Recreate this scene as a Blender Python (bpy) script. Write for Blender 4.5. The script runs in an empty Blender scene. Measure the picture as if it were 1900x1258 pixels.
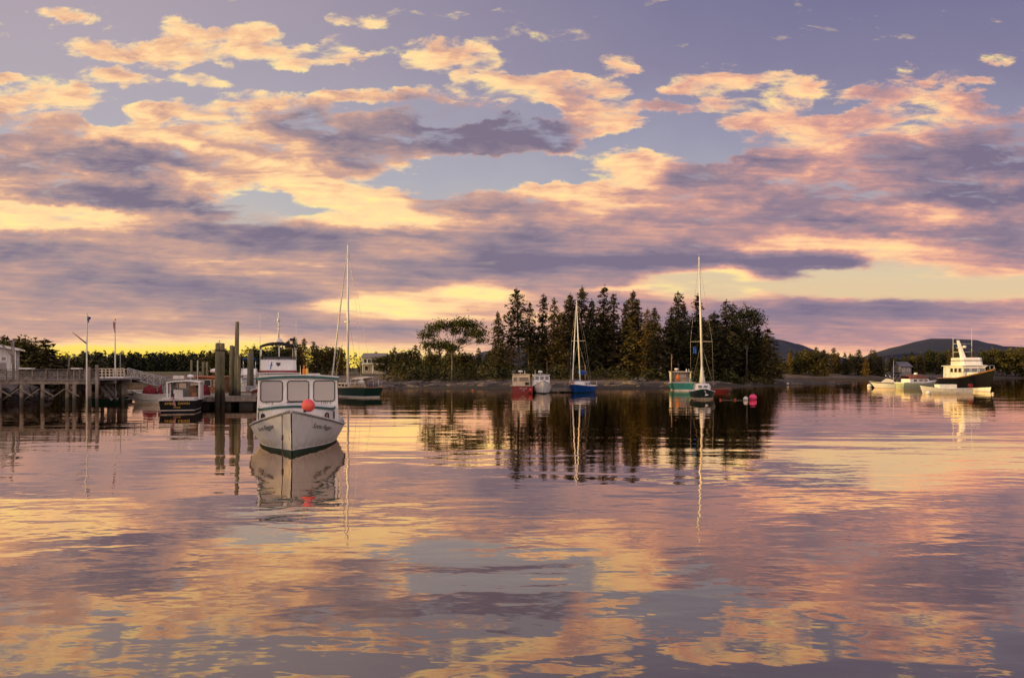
import bpy, bmesh, math, random
from mathutils import Vector, Matrix, noise as mnoise
R = math.radians
scn = bpy.context.scene
COL = scn.collection

# ------------------------------------------------------------------ camera
EYE = 2.8                      # metres above the water (standing on a low jetty)
FPX = 1267.0                   # focal length in pixels of the 1900 px wide photograph
HOR = 688.0                    # row of the horizon
cd = bpy.data.cameras.new("camera"); cam = bpy.data.objects.new("camera", cd); COL.objects.link(cam)
cd.sensor_width = 36.0; cd.lens = 36.0 * FPX / 1900.0
cd.shift_y = (HOR - 629.0) / 1900.0
cd.clip_start = 0.1; cd.clip_end = 20000
cam.location = (0, 0, EYE); cam.rotation_euler = (R(90), 0, 0)
scn.camera = cam
scn.view_settings.view_transform = 'Standard'
try: scn.view_settings.look = 'None'
except Exception: pass
scn.view_settings.exposure = 0.0; scn.view_settings.gamma = 1.0
scn.cycles.max_bounces = 6; scn.cycles.diffuse_bounces = 2; scn.cycles.glossy_bounces = 3
scn.cycles.transparent_max_bounces = 8
scn.cycles.caustics_reflective = False; scn.cycles.caustics_refractive = False

SUN_AZ = -102.0                 # degrees from the view axis, negative to the left
SUN_EL = 4.5

def lin(c):
    f = lambda v: (v / 12.92 if v <= 0.04045 else ((v + 0.055) / 1.055) ** 2.4)
    return tuple(f(v / 255.0) for v in c)

# ------------------------------------------------------------------ node helper
class NT:
    def __init__(s, tree): s.t = tree; s.n = tree.nodes; s.l = tree.links
    def new(s, typ, **kw):
        n = s.n.new(typ)
        for k, v in kw.items(): setattr(n, k, v)
        return n
    def put(s, sock, v):
        if v is None: return
        if isinstance(v, bpy.types.NodeSocket): s.l.new(v, sock)
        else: sock.default_value = v
    def m(s, op, a, b=None, c=None, clamp=False):
        n = s.new('ShaderNodeMath', operation=op); n.use_clamp = clamp
        for i, v in enumerate((a, b, c)): s.put(n.inputs[i], v)
        return n.outputs[0]
    def v(s, op, a, b=None, out=0):
        n = s.new('ShaderNodeVectorMath', operation=op)
        s.put(n.inputs[0], a)
        if b is not None:
            if op == 'SCALE': s.put(n.inputs['Scale'], b)
            else: s.put(n.inputs[1], b)
        return n.outputs['Value'] if out else n.outputs[0]
    def comb(s, x, y, z):
        n = s.new('ShaderNodeCombineXYZ')
        for i, v in enumerate((x, y, z)): s.put(n.inputs[i], v)
        return n.outputs[0]
    def sep(s, v):
        n = s.new('ShaderNodeSeparateXYZ'); s.put(n.inputs[0], v); return n.outputs
    def noise(s, vec, scale, detail=2.0, rough=0.5, dist=0.0, out='Fac'):
        n = s.new('ShaderNodeTexNoise'); n.noise_dimensions = '3D'
        s.put(n.inputs['Vector'], vec); s.put(n.inputs['Scale'], scale); s.put(n.inputs['Detail'], detail)
        s.put(n.inputs['Roughness'], rough); s.put(n.inputs['Distortion'], dist)
        return n.outputs[out]
    def ramp(s, fac, stops, interp='LINEAR'):
        n = s.new('ShaderNodeValToRGB'); cr = n.color_ramp; cr.interpolation = interp
        while len(cr.elements) < len(stops): cr.elements.new(0.5)
        for e, (p, c) in zip(cr.elements, stops):
            e.position = p
        for e, (p, c) in zip(cr.elements, stops):
            e.color = (c[0], c[1], c[2], 1.0)
        s.put(n.inputs[0], fac); return n.outputs[0]
    def mix(s, fac, a, b, blend='MIX'):
        n = s.new('ShaderNodeMix', data_type='RGBA', blend_type=blend)
        s.put(n.inputs[0], fac)
        for i, v in ((6, a), (7, b)):
            if isinstance(v, (tuple, list)): v = (v[0], v[1], v[2], 1.0)
            s.put(n.inputs[i], v)
        return n.outputs[2]
    def smooth(s, x, lo, hi, a=0.0, b=1.0):
        n = s.new('ShaderNodeMapRange'); n.interpolation_type = 'SMOOTHSTEP'
        s.put(n.inputs[0], x); s.put(n.inputs[1], lo); s.put(n.inputs[2], hi); s.put(n.inputs[3], a); s.put(n.inputs[4], b)
        return n.outputs[0]
    def maprange(s, x, lo, hi, a=0.0, b=1.0):
        n = s.new('ShaderNodeMapRange'); n.clamp = True
        s.put(n.inputs[0], x); s.put(n.inputs[1], lo); s.put(n.inputs[2], hi); s.put(n.inputs[3], a); s.put(n.inputs[4], b)
        return n.outputs[0]

# ------------------------------------------------------------------ sky
# cloud cover and cloud light, sampled over the forward sky: one line per height step
# (tangent of elevation), 32 steps of tangent of azimuth from left to right
SKY = [
 (.537, "00000000000000000000000000000000", "77777777777777777777777777777777"),
 (.430, "00000000000000000000000000000000", "77777777777777777777777777777777"),
 (.409, "37900000000000000000000000000000", "89979987776777888667678888667666"),
 (.387, "89957999990000000000000000000000", "89848997745633378697556777657644"),
 (.366, "99926999999990000000000000078987", "56678987436542423378556687667764"),
 (.345, "99989999999999900000000000889999", "45788987542341233267455567667444"),
 (.323, "99999999999999980000000000999999", "54433456764443334689764357532213"),
 (.302, "99999999999990000000000888999999", "44433367876478654489733445633200"),
 (.281, "99999999999873000166677856899998", "66555676897567666689645656554334"),
 (.260, "99999999999987767999799987679999", "64323788799853678875655443343100"),
 (.238, "99999996248999996889999999999999", "95432332899984334688665533656425"),
 (.219, "99999995579999997899999999999999", "99876544567999764654444342245754"),
 (.200, "99999999999999999999999999999999", "45554222122444631234544454544432"),
 (.180, "99999999999999999999999999999999", "22344443222455312344323667776543"),
 (.160, "99999999999999999999999999625899", "33432454443323200111122211266653"),
 (.140, "99999999999999999999744673002467", "32121344544322232332588713777766"),
 (.121, "99999999999999999998321221000001", "32332122344434883345888877777777"),
 (.101, "99999999999999999999987888544447", "43333322114876765422353443333555"),
 (.081, "99999999999999999999999999999999", "44444433234576556653222221222234"),
 (.062, "99999999999999999999999999999999", "44444443322224555543333333345445"),
 (.042, "99999999999999999999999999999999", "66788888866555555554444444444445"),
 (.034, "99999999999999999999999999999999", "79999999988777666666655566666555"),
 (.024, "99999999999999999999999999999999", "99999999999888777777766788877667"),
 (.012, "99999999999999999999999999999999", "99999999999998888888888888888888"),
]
# single clouds, gaps and lit or shaded streaks: tangents of azimuth and elevation, inverse half sizes, cover, light
CLOUDS = [
 (-0.6551, 0.5225, 22.9, 60.2, 1.10, 0.04), (-0.6196, 0.5146, 27.8, 72.2, 0.94, 0.00), (-0.6235, 0.4704, 19.5, 45.2, 1.10, 0.00), (-0.5801, 0.4672, 18.5, 51.5, 1.10, 0.08),
 (-0.4988, 0.5083, 22.9, 45.2, 1.10, 0.09), (-0.4720, 0.4988, 19.5, 51.5, 1.10, 0.09), (-0.4104, 0.4996, 14.2, 55.5, 1.05, 0.00), (-0.3631, 0.4909, 26.0, 80.2, 0.88, -0.03),
 (-0.4893, 0.4688, 13.9, 30.1, 1.33, 0.11), (-0.4104, 0.4704, 11.2, 36.1, 1.22, 0.04), (-0.5249, 0.4815, 17.3, 60.2, 0.99, 0.00), (-0.4696, 0.4499, 22.3, 80.2, 0.88, 0.00),
 (-0.4183, 0.4436, 32.5, 90.2, 0.99, 0.00), (-0.5643, 0.4278, 16.9, 55.5, 1.22, 0.09), (-0.4893, 0.4270, 14.2, 65.6, 1.16, 0.09), (-0.4380, 0.4167, 19.5, 80.2, 1.10, 0.05),
 (-0.7380, 0.4262, 22.9, 80.2, 1.10, 0.04), (-0.3118, 0.4546, 15.0, 40.1, 1.22, 0.09), (-0.2723, 0.4657, 16.2, 45.2, 1.22, 0.04), (-0.3275, 0.4436, 21.7, 60.2, 1.10, 0.09),
 (-0.2147, 0.4578, 24.4, 90.2, 0.99, 0.00), (-0.2644, 0.4830, 35.5, 72.2, 0.88, 0.00), (-0.2273, 0.5075, 15.0, 48.2, 1.22, 0.04), (-0.2589, 0.5154, 35.5, 80.2, 0.99, 0.00),
 (-0.0805, 0.4515, 10.0, 32.8, 1.33, 0.09), (-0.1144, 0.4815, 22.9, 45.2, 1.05, 0.00), (-0.0552, 0.4672, 17.3, 30.1, 1.27, 0.09), (-0.1302, 0.4499, 17.3, 65.6, 1.10, 0.08),
 (-0.0355, 0.4278, 17.7, 80.2, 0.99, 0.04), (-0.3512, 0.4025, 19.5, 90.2, 0.99, 0.04), (-0.2684, 0.4009, 19.5, 65.6, 1.10, 0.08), (-0.2052, 0.3978, 18.5, 80.2, 0.99, 0.04),
 (-0.1523, 0.3962, 26.0, 72.2, 1.10, 0.08), (-0.0631, 0.3994, 10.0, 30.1, 1.38, 0.09), (0.0276, 0.4136, 7.8, 30.1, 1.38, -0.02), (0.1184, 0.3931, 11.8, 19.0, 1.44, 0.08),
 (0.0868, 0.4128, 9.8, 36.1, 1.22, -0.09), (0.1657, 0.3662, 15.0, 36.1, 1.22, 0.02), (0.2249, 0.3820, 13.0, 72.2, 1.10, -0.02), (0.1484, 0.4499, 27.8, 51.5, 0.99, -0.11),
 (0.1697, 0.4388, 30.0, 90.2, 0.77, -0.14), (0.3157, 0.4183, 9.8, 30.1, 1.33, 0.08), (0.3773, 0.4073, 12.5, 30.1, 1.27, 0.03), (0.2526, 0.4073, 13.9, 72.2, 1.10, 0.00),
 (0.3473, 0.3804, 11.8, 30.1, 1.33, 0.04), (0.4144, 0.4009, 16.2, 40.1, 1.22, 0.09), (0.4065, 0.3725, 11.2, 32.8, 1.33, 0.09), (0.4696, 0.3646, 11.2, 55.5, 1.10, 0.00),
 (0.4341, 0.4246, 22.9, 80.2, 0.99, 0.00), (0.5249, 0.4073, 15.6, 55.5, 0.99, -0.11), (0.5919, 0.4262, 11.2, 65.6, 0.94, -0.14), (0.6669, 0.4254, 17.7, 90.2, 1.05, -0.08),
 (0.6511, 0.4033, 17.7, 65.6, 0.99, -0.11), (0.7024, 0.4522, 24.4, 103.2, 0.83, -0.19), (0.5919, 0.3931, 11.8, 32.8, 1.33, 0.04), (0.6393, 0.3710, 7.1, 32.8, 1.33, -0.04),
 (0.5762, 0.3536, 8.7, 32.8, 1.33, 0.04), (0.4499, 0.3362, 6.0, 24.1, 1.38, 0.09), (0.5130, 0.3181, 4.8, 21.2, 1.10, -0.02), (0.1855, 0.3015, 8.8, 22.5, 1.50, 0.15),
 (0.2684, 0.2826, 6.5, 51.5, 0.99, -0.19), (0.3946, 0.3062, 9.8, 72.2, 0.88, -0.23), (0.0474, 0.3489, 8.7, 40.1, 1.10, -0.22), (0.0079, 0.3362, 11.2, 27.8, 0.99, -0.18),
 (0.0829, 0.3315, 19.5, 60.2, 0.77, -0.09), (0.0395, 0.2668, 8.7, 80.2, 0.99, 0.04), (0.1263, 0.2652, 7.1, 42.5, 1.22, 0.08), (0.2999, 0.2668, 6.5, 72.2, 0.66, -0.04),
 (-0.0395, 0.3567, 6.5, 36.1, 0.55, -0.18), (-0.1500, 0.3662, 3.9, 32.8, 0.00, -0.21), (-0.2368, 0.3181, 4.6, 51.5, 0.00, -0.11), (-0.3078, 0.3733, 11.2, 51.5, 0.00, -0.23),
 (-0.0395, 0.3418, 4.8, 40.1, 0.22, -0.16), (-0.0947, 0.2786, 6.0, 36.1, -1.44, 0.00), (0.0079, 0.2889, 6.5, 30.1, -1.56, 0.00), (0.2210, 0.3394, 6.5, 27.8, -1.08, 0.00),
 (-0.3788, 0.2494, 13.0, 60.2, -1.08, 0.00), (-0.3315, 0.2399, 15.6, 90.2, -0.84, 0.00), (-0.5841, 0.3741, 22.9, 51.5, -1.32, 0.00), (-0.5367, 0.3962, 21.7, 103.2, -0.72, -0.09),
 (-0.7024, 0.2242, 6.0, 45.2, 0.00, 0.40), (-0.5998, 0.2289, 7.1, 72.2, 0.00, 0.35), (-0.4972, 0.2273, 6.5, 80.2, 0.00, 0.15), (-0.2684, 0.2549, 6.0, 30.1, 0.00, 0.19),
 (-0.1973, 0.2336, 6.5, 45.2, 0.00, 0.26), (-0.3078, 0.2589, 13.0, 40.1, 0.00, 0.17), (-0.4972, 0.3812, 13.0, 20.6, 0.00, 0.14), (-0.6472, 0.4088, 11.2, 32.8, 0.00, 0.14),
 (-0.5130, 0.3457, 11.2, 40.1, 0.00, 0.14), (-0.1973, 0.0908, 6.5, 65.6, 0.00, 0.40), (-0.2447, 0.0963, 11.2, 80.2, 0.00, 0.29), (-0.0789, 0.1137, 8.7, 80.2, 0.00, 0.33),
 (-0.0158, 0.1073, 9.8, 72.2, 0.00, 0.29), (-0.1421, 0.0773, 5.2, 180.5, 0.00, 0.23), (-0.3078, 0.0947, 11.2, 144.4, 0.00, 0.19), (0.3157, 0.1460, 16.9, 55.5, 0.00, 0.58),
 (0.3710, 0.1579, 4.1, 45.2, 0.55, -0.30), (0.1973, 0.1626, 3.5, 32.8, 0.00, -0.19), (0.4815, 0.1586, 13.0, 72.2, 0.66, -0.29), (0.0474, 0.1563, 4.8, 27.8, 0.00, -0.17),
 (0.2526, 0.1215, 3.9, 144.4, 0.33, 0.38), (0.4025, 0.1863, 13.0, 60.2, 0.00, 0.21), (0.5919, 0.2234, 7.1, 40.1, 0.00, 0.19), (0.5446, 0.1863, 9.8, 51.5, 0.00, 0.19),
 (0.6551, 0.1800, 9.8, 51.5, 0.00, 0.11), (0.6630, 0.2494, 4.8, 40.1, 0.00, -0.26), (0.4815, 0.2194, 7.1, 51.5, 0.00, -0.21), (0.5919, 0.2036, 6.5, 80.2, 0.00, -0.19),
 (0.7103, 0.1957, 13.0, 24.1, 0.00, -0.19), (0.5919, 0.0916, 3.9, 51.5, 0.55, -0.23), (0.4341, 0.0931, 6.5, 51.5, 0.44, -0.19), (-0.6551, 0.3181, 7.8, 45.2, 0.00, -0.19),
 (-0.5525, 0.3062, 7.1, 40.1, 0.00, -0.21), (-0.5841, 0.2589, 5.5, 45.2, 0.00, -0.29), (-0.4578, 0.2336, 6.0, 51.5, 0.00, -0.26), (-0.3631, 0.2052, 5.2, 45.2, 0.00, -0.19),
 (-0.4815, 0.1326, 5.2, 45.2, 0.00, -0.14), (-0.3946, 0.1129, 6.0, 45.2, 0.00, -0.15), (-0.3078, 0.1839, 5.2, 51.5, 0.00, -0.11), (-0.6551, 0.1721, 5.5, 80.2, 0.00, -0.11),
 (-0.1973, 0.1444, 3.9, 45.2, 0.00, -0.09), (-0.0552, 0.1957, 5.2, 45.2, 0.00, -0.14), (-0.4104, 0.1626, 4.6, 144.4, 0.00, 0.15), (-0.4183, 0.1429, 5.2, 180.5, 0.00, 0.15),
 (-0.5683, 0.0789, 4.3, 120.3, 0.00, 0.08), (-0.2841, 0.1547, 6.5, 144.4, 0.00, 0.14), (0.0868, 0.0221, 3.9, 72.2, 0.00, 0.04),
]
def build_world():
    w = bpy.data.worlds.new("World"); scn.world = w; w.use_nodes = True
    t = NT(w.node_tree); w.node_tree.nodes.clear()
    tc = t.new('ShaderNodeTexCoord')
    d = tc.outputs['Generated']
    x, y, z = t.sep(d)
    zc = t.m('MAXIMUM', z, 0.0)
    # position on the cloud sheet: features shrink and flatten towards the horizon
    yc = t.m('MAXIMUM', y, 0.3)
    u = t.m('DIVIDE', x, yc); v = t.m('DIVIDE', zc, yc)
    P = t.comb(t.m('MULTIPLY', u, 1.9), t.m('MULTIPLY', t.m('LOGARITHM', t.m('ADD', v, 0.09), 2.718282), 1.25), 3.7)
    wob = t.noise(P, 5.0, 5.0, 0.62, 0.0, 'Color')
    wx, wy, wz = t.sep(t.v('SUBTRACT', wob, (0.5, 0.5, 0.5)))
    u = t.m('ADD', u, t.m('MULTIPLY', wx, 0.08))
    v = t.m('ADD', v, t.m('MULTIPLY', t.m('MULTIPLY', wy, 0.07), t.smooth(v, 0.0, 0.35, 0.12, 1.0)))
    fac = t.maprange(u, -0.7261, 0.7261, 0.0, 1.0)
    total = None
    n = len(SKY)
    for i, (e, cov, lit) in enumerate(SKY):
        # 32 stops is the limit of a ramp
        stops = [(k / 31.0, (int(cov[k]) / 9.0, int(lit[k]) / 9.0, 0)) for k in range(32)]
        c = t.ramp(fac, stops, 'LINEAR')
        up = SKY[i-1][0] if i > 0 else 9.0
        dn = SKY[i+1][0] if i < n-1 else -9.0
        a = t.maprange(v, dn, e, 0.0, 1.0) if i < n-1 else None
        b = t.maprange(v, e, up, 1.0, 0.0) if i > 0 else None
        wgt = a if b is None else b if a is None else t.m('MULTIPLY', a, b)
        c = t.v('SCALE', c, wgt)
        total = c if total is None else t.v('ADD', total, c)
    uv = t.comb(u, v, 0.0); uvk = uv
    for i, (cu, cv, iu, iv, dc, dl) in enumerate(CLOUDS):
        if i % 10 == 0:        # a vanishing term ties the clouds into one chain, so the sky is worked out cloud by cloud
            n_ = t.new('ShaderNodeVectorMath', operation='MULTIPLY_ADD')
            t.put(n_.inputs[0], total); n_.inputs[1].default_value = (1e-12, 1e-12, 0.0); t.put(n_.inputs[2], uv); uvk = n_.outputs[0]
        n_ = t.new('ShaderNodeVectorMath', operation='MULTIPLY_ADD')
        t.put(n_.inputs[0], uvk); n_.inputs[1].default_value = (iu, iv, 0.0); n_.inputs[2].default_value = (-cu * iu, -cv * iv, 0.0)
        g_ = t.new('ShaderNodeTexGradient', gradient_type='SPHERICAL'); t.l.new(n_.outputs[0], g_.inputs[0])
        total = t.v('ADD', total, t.v('SCALE', (dc, dl, 0.0), g_.outputs['Fac']))
    cov, lit, _ = t.sep(total)
    cov = t.m('MINIMUM', cov, t.smooth(v, 0.26, 0.40, 1.1, 0.77))
    lit = t.m('MINIMUM', lit, t.smooth(v, 0.18, 0.36, 1.0, 0.84))
    PA = t.v('MULTIPLY', P, (0.62, 1.4, 1.0))
    n1 = t.noise(PA, 11.0, 9.0, 0.60, 0.3)
    n2 = t.noise(t.v('ADD', PA, (-0.022, -0.018, 0.0)), 11.0, 7.0, 0.58, 0.3)
    nb = t.noise(t.v('MULTIPLY', P, (1.0, 1.8, 1.0)), 3.8, 6.0, 0.55, 0.4)
    k = t.m('ADD', cov, t.m('MULTIPLY', t.m('SUBTRACT', n1, 0.5), t.smooth(v, 0.16, 0.36, 1.5, 3.0)))
    cover = t.smooth(k, 0.28, 0.88)
    edge = t.smooth(k, 0.5, 1.0, 1.0, 0.0)
    relief = t.m('SUBTRACT', n1, n2)
    L = t.m('MULTIPLY', lit, 0.93)
    L = t.m('ADD', L, t.m('MULTIPLY', t.m('MULTIPLY', t.smooth(v, 0.03, 0.08), t.smooth(v, 0.17, 0.24, 1.0, 0.0)), 0.07))
    L = t.m('ADD', L, t.m('MULTIPLY', relief, t.smooth(v, 0.05, 0.35, 0.45, 1.0)))
    L = t.m('ADD', L, t.m('MULTIPLY', t.m('SUBTRACT', nb, 0.5), t.smooth(v, 0.05, 0.35, 0.34, 0.45)))
    L = t.m('ADD', L, t.m('MULTIPLY', t.m('SUBTRACT', edge, 0.55), t.smooth(v, 0.12, 0.3, 0.04, 0.20)))
    L = t.m('ADD', L, t.m('MULTIPLY', t.m('SUBTRACT', n1, 0.5), t.smooth(v, 0.05, 0.3, 0.1, 0.25)))
    cols = [(0, (124, 113, 132)), (.12, (138, 124, 139)), (.25, (156, 136, 142)), (.4, (182, 149, 144)), (.55, (206, 163, 144)),
            (.66, (238, 188, 148)), (.78, (253, 211, 158)), (.9, (255, 222, 160)), (1.0, (255, 232, 152))]
    cl_left = t.ramp(L, [(p, lin(c)) for p, c in cols])
    cols_r = [(0, (122, 111, 134)), (.12, (137, 121, 140)), (.25, (150, 128, 142)), (.4, (178, 140, 144)), (.55, (210, 156, 145)),
            (.66, (239, 180, 148)), (.78, (252, 202, 155)), (.9, (255, 214, 155)), (1.0, (255, 224, 150))]
    cl_right = t.ramp(L, [(p, lin(c)) for p, c in cols_r])
    lr = t.smooth(u, -0.3, 0.5)
    cloud = t.mix(lr, cl_left, cl_right)
    # the burning strip of clear sky under the cloud deck on the sunset side
    glow = t.m('MULTIPLY', t.smooth(v, 0.02, 0.06, 1.0, 0.0), t.smooth(u, -0.05, 0.25, 1.0, 0.0))
    glow = t.m('MULTIPLY', glow, t.smooth(L, 0.7, 0.95))
    cloud = t.mix(glow, cloud, lin((255, 218, 76)))
    vv = t.maprange(v, 0.0, 0.56, 0.0, 1.0)
    skyL = t.ramp(vv, [(0, lin((255, 225, 110))), (.12, lin((240, 205, 150))), (.3, lin((218, 204, 182))), (.5, lin((188, 185, 193))), (.75, lin((184, 174, 184))), (1, lin((180, 166, 178)))])
    skyR = t.ramp(vv, [(0, lin((246, 186, 132))), (.1, lin((240, 200, 150))), (.25, lin((229, 206, 170))), (.42, lin((180, 178, 187))), (.62, lin((156, 154, 177))), (.8, lin((136, 130, 160))), (1, lin((122, 119, 154)))])
    clear = t.mix(t.smooth(u, -0.75, 0.45), skyL, skyR)
    # the physical clear-sky model adds its own share to the open sky between the clouds
    st = t.new('ShaderNodeTexSky', sky_type='NISHITA'); st.sun_disc = False
    st.sun_elevation = R(SUN_EL); st.sun_rotation = R(SUN_AZ); st.air_density = 1.0; st.dust_density = 1.5
    clear = t.mix(0.06, clear, st.outputs[0], 'ADD') if False else clear
    col = t.mix(cover, clear, cloud)
    bg = t.new('ShaderNodeBackground'); t.put(bg.inputs[0], col); bg.inputs[1].default_value = 1.06
    bn = t.new('ShaderNodeBackground'); t.put(bn.inputs[0], st.outputs[0]); bn.inputs[1].default_value = 0.05
    thin = t.m('SUBTRACT', 1.0, cover)
    bm_ = t.new('ShaderNodeMixShader'); t.put(bm_.inputs[0], t.m('MULTIPLY', thin, 0.12))
    t.l.new(bg.outputs[0], bm_.inputs[1]); t.l.new(bn.outputs[0], bm_.inputs[2])
    # behind the viewer: the open evening sky opposite the sunset, pale and evenly lit
    bk = t.new('ShaderNodeBackground'); t.put(bk.inputs[1], 1.45); bclear = t.ramp(zc, [(0, lin((236, 200, 182))), (.3, lin((240, 216, 200))), (1, lin((190, 180, 196)))])
    bcl = t.smooth(t.noise(t.v('MULTIPLY', d, (1.0, 1.0, 3.2)), 3.2, 4.0, 0.55), 0.46, 0.62)
    t.put(bk.inputs[0], t.mix(t.m('MULTIPLY', bcl, 0.75), bclear, lin((186, 160, 164))))
    mb_ = t.new('ShaderNodeMixShader'); t.put(mb_.inputs[0], t.smooth(y, 0.02, -0.30))
    t.l.new(bm_.outputs[0], mb_.inputs[1]); t.l.new(bk.outputs[0], mb_.inputs[2])
    out = t.new('ShaderNodeOutputWorld'); t.l.new(mb_.outputs[0], out.inputs[0])
    w.cycles.sampling_method = 'MANUAL'; w.cycles.sample_map_resolution = 256
build_world()

sl = bpy.data.lights.new("sun", 'SUN'); sun = bpy.data.objects.new("sun", sl); COL.objects.link(sun)
sl.energy = 5.0; sl.angle = R(0.53); sl.color = (1.0, 0.66, 0.20)
sdir = Vector((math.sin(R(SUN_AZ)) * math.cos(R(SUN_EL)), math.cos(R(SUN_AZ)) * math.cos(R(SUN_EL)), math.sin(R(SUN_EL))))
sun.rotation_euler = sdir.to_track_quat('Z', 'Y').to_euler()
sun.location = sdir * 200

# ------------------------------------------------------------------ materials
MATS = {}
def mat(name, col, rough=0.6, metal=0.0, var=0.12, scale=3.0, bump=0.0, bscale=20.0, spec=0.5, col2=None, dirt=None, coat=0.0):
    """painted / wooden / rocky surface: base colour broken up by two noises, with optional bump"""
    if name in MATS: return MATS[name]
    m = bpy.data.materials.new(name); m.use_nodes = True; t = NT(m.node_tree)
    b = m.node_tree.nodes['Principled BSDF']
    g = t.new('ShaderNodeTexCoord').outputs['Object']
    n = t.noise(g, scale, 5.0, 0.6)
    c2 = col2 if col2 else tuple(max(0.0, c * (1 - 2.2 * var)) for c in col)
    c1 = tuple(min(1.0, c * (1 + var * .6)) for c in col) if not col2 else col
    c = t.mix(t.smooth(n, 0.3, 0.72), c1, c2)
    if dirt:
        dcol, amt, dsc = dirt
        streak = t.noise(t.v('MULTIPLY', g, (1.0, 1.0, 0.22)), dsc, 5.0, 0.65)
        c = t.mix(t.m('MULTIPLY', t.smooth(streak, 0.48, 0.72), amt), c, dcol)
    t.put(b.inputs['Base Color'], c)
    t.put(b.inputs['Roughness'], t.m('ADD', rough - 0.08, t.m('MULTIPLY', n, 0.16)))
    b.inputs['Metallic'].default_value = metal
    b.inputs['Specular IOR Level'].default_value = spec
    if coat: b.inputs['Coat Weight'].default_value = coat; b.inputs['Coat Roughness'].default_value = 0.15
    if bump:
        bn = t.new('ShaderNodeBump'); bn.inputs['Strength'].default_value = 1.0; bn.inputs['Distance'].default_value = bump
        t.put(bn.inputs['Height'], t.noise(g, bscale, 6.0, 0.65)); t.l.new(bn.outputs[0], b.inputs['Normal'])
    MATS[name] = m; return m

def water_mat():
    m = bpy.data.materials.new("water"); m.use_nodes = True; t = NT(m.node_tree); m.node_tree.nodes.clear()
    g = t.new('ShaderNodeTexCoord').outputs['Object']
    gx, gy, gz = t.sep(g)
    def wave(sx, sy, rot, scale, detail, rough, seed):
        vv = t.comb(t.m('ADD', t.m('MULTIPLY', gx, sx), t.m('MULTIPLY', gy, rot)), t.m('MULTIPLY', gy, sy), seed)
        return t.noise(vv, scale, detail, rough, 0.25)
    swell = wave(0.30, 1.0, 0.10, 0.42, 1.0, 0.4, 1.3)        # long low undulations
    ripple = wave(0.45, 1.0, -0.16, 1.5, 1.5, 0.5, 7.1)       # ripples about half a metre apart
    fine = wave(0.55, 1.0, 0.2, 5.5, 1.5, 0.5, 13.7)           # cat's paws
    patch = t.smooth(t.noise(t.comb(t.m('MULTIPLY', gx, 0.35), gy, 4.4), 0.07, 3.0, 0.5), 0.35, 0.68, 0.35, 1.25)
    h = t.m('MULTIPLY', swell, 0.030)
    h = t.m('ADD', h, t.m('MULTIPLY', t.m('MULTIPLY', ripple, 0.0088), patch))
    h = t.m('ADD', h, t.m('MULTIPLY', t.m('MULTIPLY', fine, 0.0014), patch))
    bn = t.new('ShaderNodeBump'); bn.inputs['Strength'].default_value = 1.0; bn.inputs['Distance'].default_value = 1.0
    t.put(bn.inputs['Height'], h)
    gl = t.new('ShaderNodeBsdfGlossy'); gl.inputs['Roughness'].default_value = 0.015
    t.put(gl.inputs['Color'], (1.0, 0.83, 0.68, 1)); t.l.new(bn.outputs[0], gl.inputs['Normal'])
    df = t.new('ShaderNodeBsdfDiffuse'); t.put(df.inputs['Color'], (0.018, 0.02, 0.024, 1))
    fr = t.new('ShaderNodeFresnel'); fr.inputs['IOR'].default_value = 1.9; t.l.new(bn.outputs[0], fr.inputs['Normal'])
    f = t.smooth(fr.outputs[0], 0.05, 0.6, 0.32, 1.0)
    mx = t.new('ShaderNodeMixShader'); t.put(mx.inputs[0], f)
    t.l.new(df.outputs[0], mx.inputs[1]); t.l.new(gl.outputs[0], mx.inputs[2])
    o = t.new('ShaderNodeOutputMaterial'); t.l.new(mx.outputs[0], o.inputs[0])
    return m

# ------------------------------------------------------------------ mesh helpers
def link(name, me, m=None, parent=None, kind=None):
    o = bpy.data.objects.new(name, me); COL.objects.link(o)
    if m is not None and me is not None and len(me.materials) == 0: me.materials.append(m)
    if parent is not None: o.parent = parent
    if kind: o['kind'] = kind
    return o

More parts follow.
